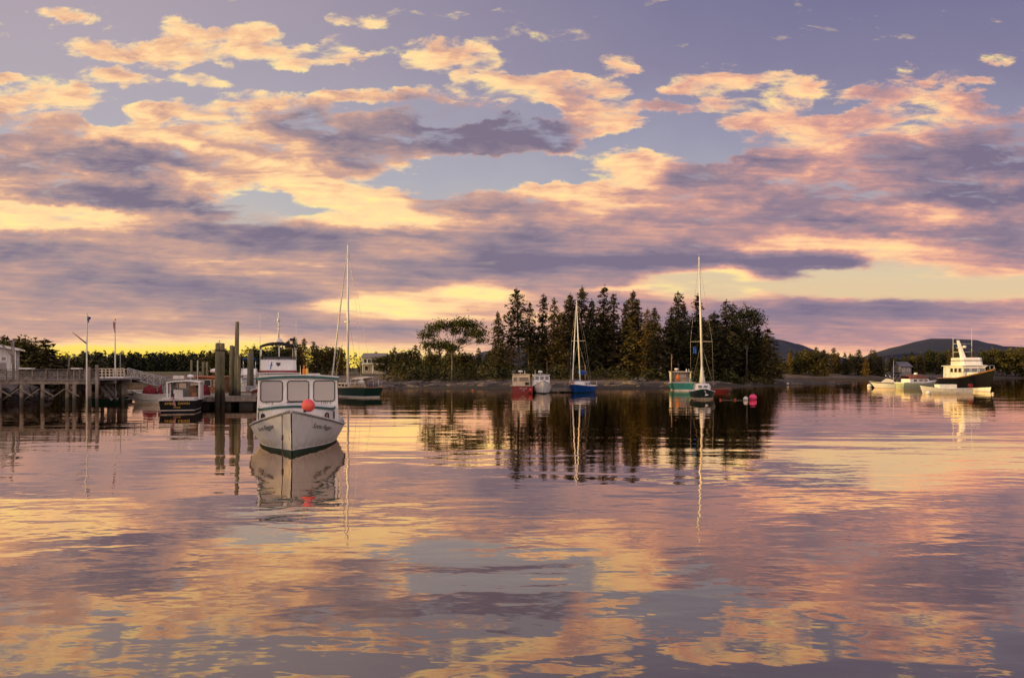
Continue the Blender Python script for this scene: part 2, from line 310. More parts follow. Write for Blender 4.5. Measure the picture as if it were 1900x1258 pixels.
class MB:
    """collects vertices and faces, then links them as one mesh object"""
    def __init__(s): s.V = []; s.F = []; s.S = []
    def vert(s, p): s.V.append(tuple(p)); return len(s.V) - 1
    def face(s, idx, smooth=False): s.F.append(tuple(idx)); s.S.append(smooth)
    def add(s, vs, fs, smooth=False):
        o = len(s.V); s.V += [tuple(v) for v in vs]
        for f in fs: s.F.append(tuple(i + o for i in f)); s.S.append(smooth)
        return s
    def box(s, c, d, rz=0.0, ry=0.0, rx=0.0, taper=1.0):
        M = Matrix.Translation(c) @ Matrix.Rotation(rz, 4, 'Z') @ Matrix.Rotation(ry, 4, 'Y') @ Matrix.Rotation(rx, 4, 'X')
        vs = []
        for z in (-.5, .5):
            k = taper if z > 0 else 1.0
            for (x, y) in ((-.5, -.5), (.5, -.5), (.5, .5), (-.5, .5)):
                vs.append(M @ Vector((x * d[0] * k, y * d[1] * k, z * d[2])))
        return s.add(vs, [(3, 2, 1, 0), (4, 5, 6, 7), (0, 1, 5, 4), (1, 2, 6, 5), (2, 3, 7, 6), (3, 0, 4, 7)])
    def bar(s, a, b, w, h=None):
        a = Vector(a); b = Vector(b); h = h or w; d = (b - a); L = d.length
        if L < 1e-6: return s
        q = d.to_track_quat('X', 'Z'); M = Matrix.Translation((a + b) / 2) @ q.to_matrix().to_4x4()
        vs = [M @ Vector((x * L / 2, y * w / 2, z * h / 2)) for x in (-1, 1) for (y, z) in ((-1, -1), (1, -1), (1, 1), (-1, 1))]
        return s.add(vs, [(0, 1, 2, 3), (7, 6, 5, 4), (0, 4, 5, 1), (1, 5, 6, 2), (2, 6, 7, 3), (3, 7, 4, 0)])
    def tube(s, pts, r, n=8, caps=True, smooth=True):
        pts = [Vector(p) for p in pts]; rs = r if isinstance(r, (list, tuple)) else [r] * len(pts)
        rings = []
        for i, p in enumerate(pts):
            d = (pts[min(i + 1, len(pts) - 1)] - pts[max(i - 1, 0)])
            if d.length < 1e-9: d = Vector((0, 0, 1))
            d.normalize()
            up = Vector((0, 0, 1)) if abs(d.z) < 0.9 else Vector((0, 1, 0))
            a = d.cross(up).normalized(); b = a.cross(d)
            rings.append([s.vert(p + (a * math.cos(2 * math.pi * k / n) + b * math.sin(2 * math.pi * k / n)) * rs[i]) for k in range(n)])
        for i in range(len(rings) - 1):
            A, B = rings[i], rings[i + 1]
            for k in range(n): s.face((A[k], B[k], B[(k + 1) % n], A[(k + 1) % n]), smooth)
        if caps: s.face(rings[0]); s.face(list(reversed(rings[-1])))
        return s
    def lathe(s, prof, c=(0, 0, 0), n=14, smooth=True, M=None):
        c = Vector(c); rings = []
        for (r, z) in prof:
            ring = []
            for k in range(n):
                p = Vector((r * math.cos(2 * math.pi * k / n), r * math.sin(2 * math.pi * k / n), z))
                if M is not None: p = M @ p
                ring.append(s.vert(c + p))
            rings.append(ring)
        for i in range(len(rings) - 1):
            A, B = rings[i], rings[i + 1]
            for k in range(n): s.face((A[k], A[(k + 1) % n], B[(k + 1) % n], B[k]), smooth)
        s.face(list(reversed(rings[0]))); s.face(rings[-1])
        return s
    def ball(s, c, r, n=14, m=8, sz=1.0):
        prof = [(r * math.cos(-math.pi / 2 + math.pi * i / m) + 1e-4, r * sz * math.sin(-math.pi / 2 + math.pi * i / m)) for i in range(m + 1)]
        return s.lathe(prof, c, n)
    def loft(s, rings, closed=True, smooth=True, cap0=False, cap1=False):
        idx = [[s.vert(p) for p in r] for r in rings]; n = len(rings[0])
        for A, B in zip(idx[:-1], idx[1:]):
            for k in range(n if closed else n - 1):
                s.face((A[k], A[(k + 1) % n], B[(k + 1) % n], B[k]), smooth)
        if cap0: s.face(list(reversed(idx[0])))
        if cap1: s.face(idx[-1])
        return s
    def prism(s, poly, z0, z1, top=None):
        """vertical prism from a ground outline (x, y); top = another outline for the upper edge"""
        top = top or poly; n = len(poly)
        a = [s.vert((p[0], p[1], z0)) for p in poly]; b = [s.vert((p[0], p[1], z1)) for p in top]
        s.face(list(reversed(a))); s.face(b)
        for k in range(n): s.face((a[k], a[(k + 1) % n], b[(k + 1) % n], b[k]))
        return s
    def build(s, name, m=None, parent=None, bevel=0.0, kind=None, fix=True):
        me = bpy.data.meshes.new(name); me.from_pydata(s.V, [], s.F)
        for p, sm in zip(me.polygons, s.S): p.use_smooth = sm
        if fix or bevel:
            bm = bmesh.new(); bm.from_mesh(me)
            if fix: bmesh.ops.recalc_face_normals(bm, faces=bm.faces)
            if bevel:
                ed = [e for e in bm.edges if len(e.link_faces) == 2 and e.calc_face_angle(0) > 0.7]
                bmesh.ops.bevel(bm, geom=ed, offset=bevel, segments=2, affect='EDGES', profile=0.7, clamp_overlap=True)
            bm.to_mesh(me); bm.free()
        return link(name, me, m, parent, kind)

def thing(name, label, cat, loc=(0, 0, 0), rz=0.0, group=None):
    o = bpy.data.objects.new(name, None); COL.objects.link(o); o.empty_display_size = 0.3
    o.location = loc; o.rotation_euler = (0, 0, rz)
    o['label'] = label; o['category'] = cat
    if group: o['group'] = group
    return o
def tag(o, label, cat, group=None):
    o['label'] = label; o['category'] = cat
    if group: o['group'] = group
    return o
def dup(root, loc, rz=0.0, sc=None, label=None, group=None):
    r = root.copy(); COL.objects.link(r); r.location = loc; r.rotation_euler = (0, 0, rz)
    if sc: r.scale = sc
    if label: r['label'] = label
    if group: r['group'] = group
    for ch in list(root.children):
        c = ch.copy(); COL.objects.link(c); c.parent = r
        for g in list(ch.children):
            d = g.copy(); COL.objects.link(d); d.parent = c
    return r
def X(px, D): return (px - 950.0) / FPX * D        # where a bearing of the survey lies at a given distance
def Z(py, D): return EYE - (py - HOR) / FPX * D
def text_mesh(txt, size, shear=0.0, extrude=0.0, align='CENTER'):
    cu = bpy.data.curves.new("lettering", 'FONT'); cu.body = txt; cu.size = size; cu.shear = shear; cu.extrude = extrude
    cu.align_x = align; cu.align_y = 'CENTER'; cu.resolution_u = 3
    o = bpy.data.objects.new("lettering", cu); COL.objects.link(o)
    dg = bpy.context.evaluated_depsgraph_get(); dg.update()
    me = bpy.data.meshes.new_from_object(o.evaluated_get(dg)); bpy.data.objects.remove(o); bpy.data.curves.remove(cu)
    return me
def text_on(name, txt, size, M, m, parent, shear=0.0, fn=None):
    """flat lettering laid on a surface: M places it, or fn bends every vertex onto the surface"""
    me = text_mesh(txt, size, shear)
    if fn:
        bm = bmesh.new(); bm.from_mesh(me)
        bmesh.ops.triangulate(bm, faces=bm.faces)
        for v in bm.verts: v.co = fn(v.co)
        bm.to_mesh(me); bm.free()
    else: me.transform(M)
    me.materials.clear(); me.name = name
    return link(name, me, m, parent)

# ------------------------------------------------------------------ the water
W = MB(); W.add([(-6000, -300, 0), (6000, -300, 0), (6000, 7000, 0), (-6000, 7000, 0)], [(0, 1, 2, 3)])
water = W.build('water', water_mat(), kind='structure')

# ------------------------------------------------------------------ land
import numpy as np
SHORE = [(-66, -60), (-62, 0), (-58, 25), (-55, 45), (-52, 57), (-46, 60), (-43, 63), (-46, 68), (-58, 84), (-74, 112), (-90, 140), (-84, 150), (-68, 149), (-55, 140),
         (-46, 128), (-36, 118), (-24, 110), (-12, 105), (0, 102), (12, 104), (25, 107), (38, 114), (48, 125), (62, 139), (74, 149), (81, 154),
         (75, 157), (64, 163), (61, 180), (70, 199), (82, 208), (113, 219), (150, 232), (190, 250), (400, 312), (900, 430),
         (900, 1600), (-1100, 1600), (-1100, -60)]
def shore_dist(P):
    """signed distance to the waterline, positive on land (P: n x 2 array)"""
    a = np.array(SHORE, float); b = np.roll(a, -1, axis=0)
    best = np.full(len(P), 1e9); inside = np.zeros(len(P), bool)
    for p, q in zip(a, b):
        d = q - p; L2 = d @ d
        t = np.clip(((P - p) @ d) / L2, 0, 1)
        pr = p + t[:, None] * d
        best = np.minimum(best, np.hypot(*(P - pr).T))
        c = ((p[1] > P[:, 1]) != (q[1] > P[:, 1]))
        xi = (q[0] - p[0]) * (P[:, 1] - p[1]) / (q[1] - p[1] + 1e-12) + p[0]
        inside ^= c & (P[:, 0] < xi)
    return np.where(inside, best, -best)
def land_h(P):
    d = shore_dist(P)
    h = np.where(d < 24, d * 0.072, 1.73 + (d - 24) * 0.006)
    h = np.minimum(h, 2.4) + np.maximum(0, P[:, 1] - 330) * 0.006
    steep = (P[:, 0] < -40) & (P[:, 1] < 100)
    h = np.where(steep, np.minimum(d * 0.3, 2.0 + d * 0.004), h)
    h = np.where(d < 0, np.maximum(d * 0.15, -1.5), h)
    rough = np.array([mnoise.fractal(Vector((x * .16, y * .22, 2.0)), 0.8, 2.0, 5) for x, y in P])
    amp = np.clip((d + 1) / 8, 0, 1) * np.clip(1.4 - d / 60, 0.25, 1)
    return h + rough * 0.42 * amp
def land_z(x, y): return float(land_h(np.array([[x, y]], float))[0])

def land_mat():
    m = bpy.data.materials.new("shore_ground"); m.use_nodes = True; t = NT(m.node_tree)
    b = m.node_tree.nodes['Principled BSDF']
    g = t.new('ShaderNodeTexCoord').outputs['Object']; gx, gy, gz = t.sep(g)
    n = t.noise(g, 0.22, 6.0, 0.65); nf = t.noise(g, 1.3, 6.0, 0.7); nst = t.noise(t.v('MULTIPLY', g, (0.5, 1.6, 1.0)), 0.5, 6.0, 0.7)
    z = t.m('ADD', gz, t.m('MULTIPLY', t.m('SUBTRACT', n, 0.5), 0.9))
    weed = t.mix(t.smooth(nf, .4, .65), (0.016, 0.012, 0.008), (0.048, 0.034, 0.022))
    mud = t.mix(t.smooth(nst, .36, .62), (0.034, 0.025, 0.019), (0.19, 0.13, 0.095))
    grass = t.mix(t.smooth(nf, .35, .65), (0.034, 0.040, 0.012), (0.11, 0.085, 0.030))
    c = t.mix(t.smooth(z, 0.25, 0.85), weed, mud)
    c = t.mix(t.smooth(z, 1.55, 1.95), c, grass)
    t.put(b.inputs['Base Color'], c); b.inputs['Roughness'].default_value = 0.9
    bn = t.new('ShaderNodeBump'); bn.inputs['Distance'].default_value = 0.25; t.put(bn.inputs['Height'], nf)
    t.l.new(bn.outputs[0], b.inputs['Normal'])
    return m
def grid_land(name, xs, ys, m):
    XX, YY = np.meshgrid(xs, ys); P = np.stack([XX.ravel(), YY.ravel()], 1)
    H = land_h(P); nx = len(xs); ny = len(ys)
    V = np.column_stack([P, H]); F = []
    low = H < -1.0
    for j in range(ny - 1):
        for i in range(nx - 1):
            a = j * nx + i; f = (a, a + 1, a + nx + 1, a + nx)
            if not all(low[k] for k in f): F.append(f)
    me = bpy.data.meshes.new(name); me.from_pydata(V.tolist(), [], F)
    for p in me.polygons: p.use_smooth = True
    return link(name, me, m, kind='structure')
xs = np.concatenate([np.arange(-1100, -120, 60), np.arange(-120, 100, 1.6), np.arange(100, 260, 4), np.arange(260, 901, 40)])
ys = np.concatenate([np.arange(-60, 44, 6), np.arange(44, 175, 1.6), np.arange(175, 260, 4), np.arange(260, 400, 14), np.arange(400, 1601, 120)])
shore = grid_land('shore_ground', xs, ys, land_mat())

def hill(name, D, depth, prof, m):
    """a wooded hill: skyline profile (bearing px, row) at distance D, falling away to both sides in depth"""
    B = MB(); rows = []
    for k in range(-7, 8):
        w = k / 7.0; f = math.cos(w * math.pi / 2) ** 1.3
        ring = []
        for i, (px, py) in enumerate(prof):
            x = X(px, D); y = D + w * depth
            z = (Z(py, D) - 0) * f
            z += mnoise.fractal(Vector((x * .004, y * .004, 1)), .9, 2, 5) * 11 * f
            ring.append((x, y, z - 8))
        rows.append(ring)
    B.loft(rows, closed=False)
    return B.build(name, m, kind='structure')
def interp_prof(pts, step=6):
    out = []
    for (a, ya), (b, yb) in zip(pts[:-1], pts[1:]):
        n = max(1, int((b - a) / step))
        for i in range(n):
            t = i / n; out.append((a + (b - a) * t, ya + (yb - ya) * (t * t * (3 - 2 * t) * .5 + t * .5)))
    out.append(pts[-1]); return out
hm = mat('hazy_blue_hill', (0.005, 0.011, 0.036), 0.95, var=0.25, scale=0.012, col2=(0.012, 0.017, 0.048))  # distance haze is put into the base colour as blue
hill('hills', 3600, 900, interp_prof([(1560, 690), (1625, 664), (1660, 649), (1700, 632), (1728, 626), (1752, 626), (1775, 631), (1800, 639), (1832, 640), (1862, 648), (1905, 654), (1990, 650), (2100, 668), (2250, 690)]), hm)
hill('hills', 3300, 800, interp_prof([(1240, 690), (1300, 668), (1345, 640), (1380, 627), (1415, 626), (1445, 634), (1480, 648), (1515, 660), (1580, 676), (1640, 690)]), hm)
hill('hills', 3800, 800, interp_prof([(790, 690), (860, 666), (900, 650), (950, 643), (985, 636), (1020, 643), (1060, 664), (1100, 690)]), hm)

# ------------------------------------------------------------------ trees
def leaf_mat(name, c1, c2, var=0.35):
    m = bpy.data.materials.new(name); m.use_nodes = True; t = NT(m.node_tree)
    b = m.node_tree.nodes['Principled BSDF']
    g = t.new('ShaderNodeTexCoord').outputs['Object']
    oi = t.new('ShaderNodeObjectInfo')
    n = t.noise(g, 0.9, 4.0, 0.6)
    f = t.m('ADD', t.m('MULTIPLY', n, 1.1), t.m('MULTIPLY', t.m('SUBTRACT', oi.outputs['Random'], 0.5), var * 1.6))
    c = t.mix(t.smooth(f, .3, .8), c1, c2)
    t.put(b.inputs['Base Color'], c); b.inputs['Roughness'].default_value = 0.75
    b.inputs['Specular IOR Level'].default_value = 0.2
    b.inputs['Subsurface Weight'].default_value = 0.0
    return m
LM = {'spruce': leaf_mat('spruce_needles', (0.040, 0.044, 0.018), (0.120, 0.096, 0.034)),
      'golden': leaf_mat('sunlit_golden_needles', (0.095, 0.072, 0.018), (0.22, 0.14, 0.03)),  # yellowish needles; the lit conifer's sunny gold is put into this colour
      'pine': leaf_mat('pine_needles', (0.050, 0.066, 0.016), (0.125, 0.130, 0.028)),
      'leaf': leaf_mat('broad_leaves', (0.036, 0.046, 0.014), (0.105, 0.092, 0.026)),
      'bush': leaf_mat('shrub_leaves', (0.036, 0.046, 0.014), (0.10, 0.085, 0.028))}
BARK = mat('bark', (0.10, 0.075, 0.06), 0.9, var=0.3, scale=5, bump=0.02)
PALEBARK = mat('pale_bark', (0.30, 0.25, 0.21), 0.9, var=0.3, scale=5)

PINEBARK = mat('grey_pine_bark', (0.17, 0.135, 0.11), .9, var=.3, scale=5)
def tri(B, p, s, rng, flat=0.5):
    """one leaf spray: a small bent triangle pair with a random turn"""
    a = rng.uniform(0, 6.283); u = Vector((math.cos(a), math.sin(a), rng.uniform(-flat, flat)))
    v = Vector((-math.sin(a), math.cos(a), rng.uniform(-flat, flat)))
    i = len(B.V)
    B.V += [tuple(p - u * s * .5), tuple(p + u * s * .5 + v * s * .15), tuple(p + v * s * .62)]
    B.F.append((i, i + 1, i + 2)); B.S.append(False)
def spruce(seed, h, rad, bare=0.1, dens=1.0, ragged=0.3, small=1.0):
    rng = random.Random(seed); T = MB(); K = MB()
    lean = rng.uniform(-.015, .015)
    T.tube([(0, 0, -.8), (lean * h * .3, 0, h * .35), (lean * h, 0, h * .98)], [h * .012 + .06, h * .009 + .03, .02], 7)
    z = h * bare
    while z < h * .985:
        f = 1 - (z - h * bare) / (h * (1 - bare) + 1e-6)
        prof = (f ** 0.62) * (1.0 if f < .75 else 1 - (f - .75) * 1.1)
        if rng.random() < 0.14 * ragged / .3: prof *= rng.uniform(.15, .6)
        n = max(4, int(5 + 4 * f))
        a0 = rng.uniform(0, 6.28)
        for k in range(n):
            if rng.random() < ragged * .35: continue
            a = a0 + 6.283 * k / n + rng.uniform(-.4, .4)
            L = rad * prof * rng.uniform(.62, 1.2) + .12
            d = Vector((math.cos(a), math.sin(a), 0)); droop = rng.uniform(.18, .42)
            base = Vector((lean * z, 0, z + rng.uniform(-.1, .1)))
            tip = base + d * L + Vector((0, 0, -droop * L + .12 * L))
            T.bar(base, base + d * L * .8 + Vector((0, 0, -droop * L * .6)), .03 + .008 * L)
            m = max(3, int(L / (.19 * small) * dens))
            for j in range(m):
                t = (j + rng.random()) / m
                if t < .12: continue
                w = .32 * L * (1 - t) + .10
                p = base + d * (L * t) + Vector((-d.y, d.x, 0)) * rng.uniform(-w, w) + Vector((0, 0, -droop * L * t * t + rng.uniform(-.16, .05)))
                tri(K, p, rng.uniform(.36, .7) * small, rng, .6)
                if rng.random() < .7: tri(K, p + Vector((0, 0, -.14)), rng.uniform(.4, .65) * small, rng, .95)
        z += rng.uniform(.34, .58) * (0.75 + .25 * f) * small
    for k in range(6):
        tri(K, Vector((lean * h, 0, h * (.965 + .008 * k))), .3 * small, rng, 1.2)
    # dead twigs on the bare lower trunk
    zz = h * .12
    while zz < h * bare:
        a = rng.uniform(0, 6.28); L = rng.uniform(.5, 1.3)
        T.bar((0, 0, zz), (math.cos(a) * L, math.sin(a) * L, zz - .2 * L), .035); zz += rng.uniform(.4, .9)
    return T, K
def broad(seed, h, spread, pads, trunk_r=.2, pad_r=1.3, pad_h=.5, dens=150, leaf=.42, fork=.4):
    """limbs that fork from a tapered trunk, each carrying a loose pad of leaves; pads = (x, y, z) ends of limbs"""
    rng = random.Random(seed); T = MB(); K = MB()
    T.tube([(0, 0, -.8), (.1, 0, h * fork * .5), (0.05, 0, h * fork)], [trunk_r * 1.3, trunk_r, trunk_r * .8], 8)
    for (x, y, z, r) in pads:
        b = Vector((.05, 0, h * fork * rng.uniform(.8, 1.0))); e = Vector((x, y, z))
        mid = b.lerp(e, .5) + Vector((rng.uniform(-.3, .3), rng.uniform(-.3, .3), rng.uniform(-.1, .4)))
        T.tube([b, mid, e], [trunk_r * .55, trunk_r * .33, .04], 6)
        for q in range(5):
            a = rng.uniform(0, 6.28); T.bar(mid.lerp(e, rng.random()), e + Vector((math.cos(a) * r * .7, math.sin(a) * r * .7, rng.uniform(-.1, .3) * r)), .05)
        n = int(dens * r * r)
        for _ in range(n):
            a = rng.uniform(0, 6.283); rr = r * rng.random() ** .45
            k = 1 + .35 * math.sin(3 * a + seed)
            p = e + Vector((math.cos(a) * rr * k, math.sin(a) * rr * k, rng.gauss(0, .42) * pad_h * r + .12 * r * (1 - rr / r)))
            tri(K, p, leaf * rng.uniform(.6, 1.25), rng, .8)
    return T, K
def bush_mesh(seed, r, h, n=260, leaf=.3):
    rng = random.Random(seed); K = MB()
    for _ in range(n):
        a = rng.uniform(0, 6.283); q = rng.random() ** .5
        e = rng.uniform(0, 1); rr = r * (1 - e * e * .8) * (.55 + .45 * q) * (1 + .25 * math.sin(3 * a + seed))
        tri(K, Vector((math.cos(a) * rr, math.sin(a) * rr, h * e * (1 + .25 * math.sin(2 * a + seed)))), leaf * rng.uniform(.6, 1.2), rng, 1.0)
    return K

PROTO = {}; VAR = {}
def proto(kind, TK, leafmat, bark=BARK):
    T, K = TK
    mt = bpy.data.meshes.new('trunk'); mt.from_pydata(T.V, [], T.F); mt.materials.append(bark)
    mk = bpy.data.meshes.new('crown'); mk.from_pydata(K.V, [], K.F); mk.materials.append(leafmat)
    PROTO[kind] = (mt, mk)
def plant(name, kind, x, y, sc, label, group=None, rz=None, cat='tree', z=None):
    rz = random.uniform(0, 6.28) if rz is None else rz
    if kind in VAR: kind = random.choice(VAR[kind])
    mt, mk = PROTO[kind]
    o = thing(name, label, cat, (x, y, land_z(x, y) if z is None else z), rz, group)
    if name == 'spruce': o.rotation_euler = (random.gauss(0, .022), random.gauss(0, .022), rz)
    o.scale = sc if isinstance(sc, tuple) else (sc, sc, sc)
    link('trunk', mt, None, o); link('crown', mk, None, o)
    return o
def plant_one(name, me, x, y, sc, label, cat, group=None, z=None):
    o = link(name, me); o.location = (x, y, land_z(x, y) if z is None else z); o.rotation_euler = (0, 0, random.uniform(0, 6.28))
    o.scale = sc if isinstance(sc, tuple) else (sc, sc, sc)
    return tag(o, label, cat, group)
random.seed(11)
# unit spruces 16 m tall, scaled where they stand
proto('s_tall', spruce(1, 16, 3.0, .30, 1.0, .45), LM['spruce'])
proto('s_full', spruce(2, 16, 3.1, .05, 1.15, .2), LM['spruce'])
proto('s_narrow', spruce(3, 16, 2.5, .08, 1.1, .3), LM['spruce'])
proto('s_thin', spruce(4, 16, 2.5, .36, .9, .65), LM['spruce'])
proto('s_gold', spruce(5, 16, 2.7, .16, 1.0, .4), LM['golden'])
proto('s_wide', spruce(6, 16, 3.7, .2, 1.15, .35), LM['spruce'])
VAR = {k: [k] for k in ('s_tall', 's_full', 's_narrow', 's_thin', 's_gold', 's_wide')}
for k, sd, rad, bare, dn, rg, lf in (('s_tall', 101, 3.2, .38, 1.0, .6, 'spruce'), ('s_full', 102, 3.5, .04, 1.1, .3, 'spruce'), ('s_full', 103, 2.8, .1, 1.15, .5, 'golden'), ('s_narrow', 104, 2.3, .2, 1.0, .55, 'spruce'), ('s_wide', 105, 3.3, .3, 1.1, .6, 'spruce'), ('s_full', 106, 3.2, .02, 1.2, .15, 'spruce')):
    nm = k + str(sd); proto(nm, spruce(sd, 16, rad, bare, dn, rg), LM[lf]); VAR[k].append(nm)
G = 'spruces on the wooded point'
ISLAND = [ # px, row of the top, distance, kind, width factor, label
 (927, 577, 130, 's_full', 1.0, 'small pointed spruce standing alone left of the tall spruces'),
 (964, 535, 132, 's_tall', 1.15, 'tall spruce with bare lower trunk, leftmost of the high spruces'),
 (981, 560, 138, 's_thin', 1.0, 'thin gappy spruce close behind the leftmost high spruce'),
 (948, 598, 136, 's_gold', .9, 'short yellowish spruce under the leftmost high spruce'),
 (1004, 546, 134, 's_narrow', 1.05, 'slim spruce behind the white radar of the small white boat'),
 (1026, 552, 131, 's_gold', 1.05, 'golden lit conifer behind the bare float'),
 (1054, 545, 136, 's_tall', 1.1, 'spruce with heavy top left of the blue sailboat mast'),
 (1064, 549, 140, 's_narrow', .9, 'thin spruce squeezed between two spruces left of the blue sailboat mast'),
 (1077, 532, 137, 's_tall', 1.0, 'high spruce directly behind the blue sailboat mast'),
 (1097, 555, 133, 's_full', .9, 'dense spruce just right of the blue sailboat mast'),
 (1117, 529, 138, 's_full', 1.1, 'highest spruce of the wooded point'),
 (1140, 544, 135, 's_narrow', 1.1, 'slender spruce right of the highest spruce'),
 (1157, 558, 138, 's_narrow', 1.0, 'slender spruce midway between the two white masts'),
 (1172, 539, 133, 's_full', 1.05, 'dark dense spire in the middle of the spruces'),
 (1185, 554, 140, 's_narrow', 1.0, 'spruce standing just behind the dark dense spire'),
 (1198, 572, 131, 's_full', 1.0, 'lower dark spruce above the pale boulder'),
 (1215, 570, 128, 's_full', 1.1, 'broad low spruce just left of the gap in the wood'),
 (1241, 568, 136, 's_wide', .8, 'ragged spruce just right of the gap in the wood'),
 (1259, 540, 131, 's_wide', .95, 'tall lit spruce above the teal boat'),
 (1271, 562, 136, 's_full', .9, 'dark spruce between the lit spruce and the mast above the teal boat'),
 (1288, 546, 140, 's_thin', 1.1, 'open topped spruce touching the mast of the green sloop'),
 (1307, 590, 130, 's_full', 1.1, 'low dense spruce right behind the mast of the green sloop'),
 (1347, 556, 131, 's_wide', 1.0, 'broad spruce left of the leafy tree at the right end of the wood'),
 (1359, 562, 136, 's_wide', .8, 'second spruce against the leafy tree at the right end'),
 (1330, 612, 134, 's_full', 1.0, 'low spruce filling the dip behind the pink buoy'),
 (1405, 603, 133, 's_full', .95, 'small dark spruce under the leafy tree crown'),
 (1421, 618, 131, 's_full', 1.1, 'rightmost short spruce of the wooded point'),
]
for (px, py, D, kind, wf, lab) in ISLAND:
    x = X(px, D); zb = land_z(x, D); k = (Z(py, D) - zb) / 16.0
    plant('spruce', kind, x, D, (k * wf * 1.14, k * wf * 1.14, k), lab, G)
# lower spruces standing deeper in the wood
rng = random.Random(5)
back = [(p, rng.uniform(578, 628), rng.uniform(139, 158)) for p in (985, 1012, 1034, 1046, 1060, 1072, 1088, 1104, 1112, 1128, 1134, 1149, 1163, 1168, 1180, 1192, 1208, 1221, 1246, 1254, 1266, 1279, 1296, 1314, 1324, 1340, 1352, 1369, 1380, 1394)] + [(p, rng.uniform(604, 642), rng.uniform(136, 146)) for p in (1318, 1333, 1346, 1357, 1371, 1383, 1397, 1409, 1418, 1428)]
for i, (px, py, D) in enumerate(back):
    x = X(px, D); k = (Z(py, D) - land_z(x, D)) / 16.0
    plant('spruce', ('s_full', 's_wide', 's_narrow')[i % 3], x, D, (k * 2.1, k * 2.1, k),
          'shorter spruce deep in the wood, mostly hidden by the front row', 'shorter spruces deep in the wooded point')
# the spreading pine on the left end of the point
D = 118; px0 = 838
pads = [(X(p, D) - X(px0, D), dy, Z(r_, D) - 1.6, rad) for (p, r_, rad, dy) in
        ((792, 622, 1.25, 0), (806, 609, 1.25, .6), (824, 604, 1.35, -.4), (846, 603, 1.2, .4), (862, 600, 1.3, -.5), (876, 606, 1.35, .5), (888, 619, 1.3, 0),
         (870, 620, 1.0, .9), (800, 642, 1.35, -.7), (822, 640, 1.25, .5), (840, 646, 1.1, -.9), (893, 632, .9, .3), (858, 633, .9, .8), (846, 615, .9, .0))]
proto('pine', broad(21, 9.5, 5, [(x, y, z, r * 1.3) for x, y, z, r in pads], .13, dens=230, leaf=.40, pad_h=.62, fork=.5), LM['pine'], PINEBARK)
plant('pine_tree', 'pine', X(px0, D), D, 1, 'wide flat topped pine with pale trunk at the left end of the point', z=1.6, rz=0)
D = 134; px0 = 1385
pads = [(X(p, D) - X(px0, D), dy, Z(r_, D) - 2, rad) for (p, r_, rad, dy) in
        ((1372, 590, 1.3, 0), (1384, 581, 1.4, .5), (1396, 585, 1.4, -.5), (1406, 597, 1.3, 0), (1390, 600, 1.3, .7), (1376, 608, 1.2, -.7), (1402, 618, 1.3, .5), (1388, 625, 1.4, -.4), (1372, 632, 1.3, .4), (1398, 640, 1.3, 0))]
proto('leafy', broad(33, 11, 4, [(x, y, z, r * 1.2) for x, y, z, r in pads], .16, dens=190, leaf=.44, pad_h=.8, fork=.45), LM['leaf'], PALEBARK)
plant('leafy_tree', 'leafy', X(px0, D), D, 1, 'yellow green leafy tree at the right end of the wooded point', z=2.0, rz=0)

# round-crowned and pointed trees for the mid-distance shores: one mesh each, copied
def merged(TK, m1, m2):
    T, K = TK; me = bpy.data.meshes.new('tree'); n = len(T.V)
    me.from_pydata(T.V + K.V, [], T.F + [tuple(i + n for i in f) for f in K.F]); me.materials.append(m1); me.materials.append(m2)
    for i, p in enumerate(me.polygons): p.material_index = 0 if i < len(T.F) else 1
    return me
def round_pads(seed, h, w):
    r = random.Random(seed); out = []
    for k in range(11):
        a = k * 2.4; q = r.uniform(.1, 1) ** .5
        out.append((math.cos(a) * q * w * .5, math.sin(a) * q * w * .5, h * r.uniform(.3, .86) * (1 - .2 * q), w * r.uniform(.2, .3)))
    return out
FAR = {'point': [merged(spruce(50 + i, 10, 2.4 + .5 * i, .03, 1.0, .2, 1.15), BARK, LM['spruce']) for i in range(3)],
       'pointgold': [merged(spruce(60, 10, 2.6, .05, 1.0, .3, 1.15), BARK, LM['golden'])],
       'round': [merged(broad(70 + i, 8, 6, round_pads(70 + i, 8, 6.5), .18, dens=110, leaf=.62, pad_h=.8), BARK, LM['leaf']) for i in range(2)]}
BUSH = [bush_mesh(80 + i, 1.3, 1.5).build('shrub', LM['bush'], fix=False) for i in range(3)]
BM = [o.data for o in BUSH]
for o in BUSH: bpy.data.objects.remove(o)
rng = random.Random(9)
# shrubs along the foot of the wood
for i in range(46):
    px = 905 + i * 11.6 + rng.uniform(-4, 4); D = rng.uniform(122, 130) if px < 1330 else rng.uniform(127, 134)
    s = rng.uniform(.7, 1.5)
    plant_one('shrub', BM[i % 3], X(px, D), D, (s * 1.3, s * 1.3, s), 'low shrub along the foot of the spruces on the point', 'shrub', 'shrubs along the foot of the wood')
for i in range(16):
    px = 735 + i * 11 + rng.uniform(-4, 4); D = rng.uniform(119, 128); s = rng.uniform(1.0, 1.9)
    plant_one('shrub', BM[i % 3], X(px, D), D, (s * 1.1, s * 1.1, s * 1.15), 'rounded shrub under and beside the spreading pine', 'shrub', 'shrubs around the spreading pine')

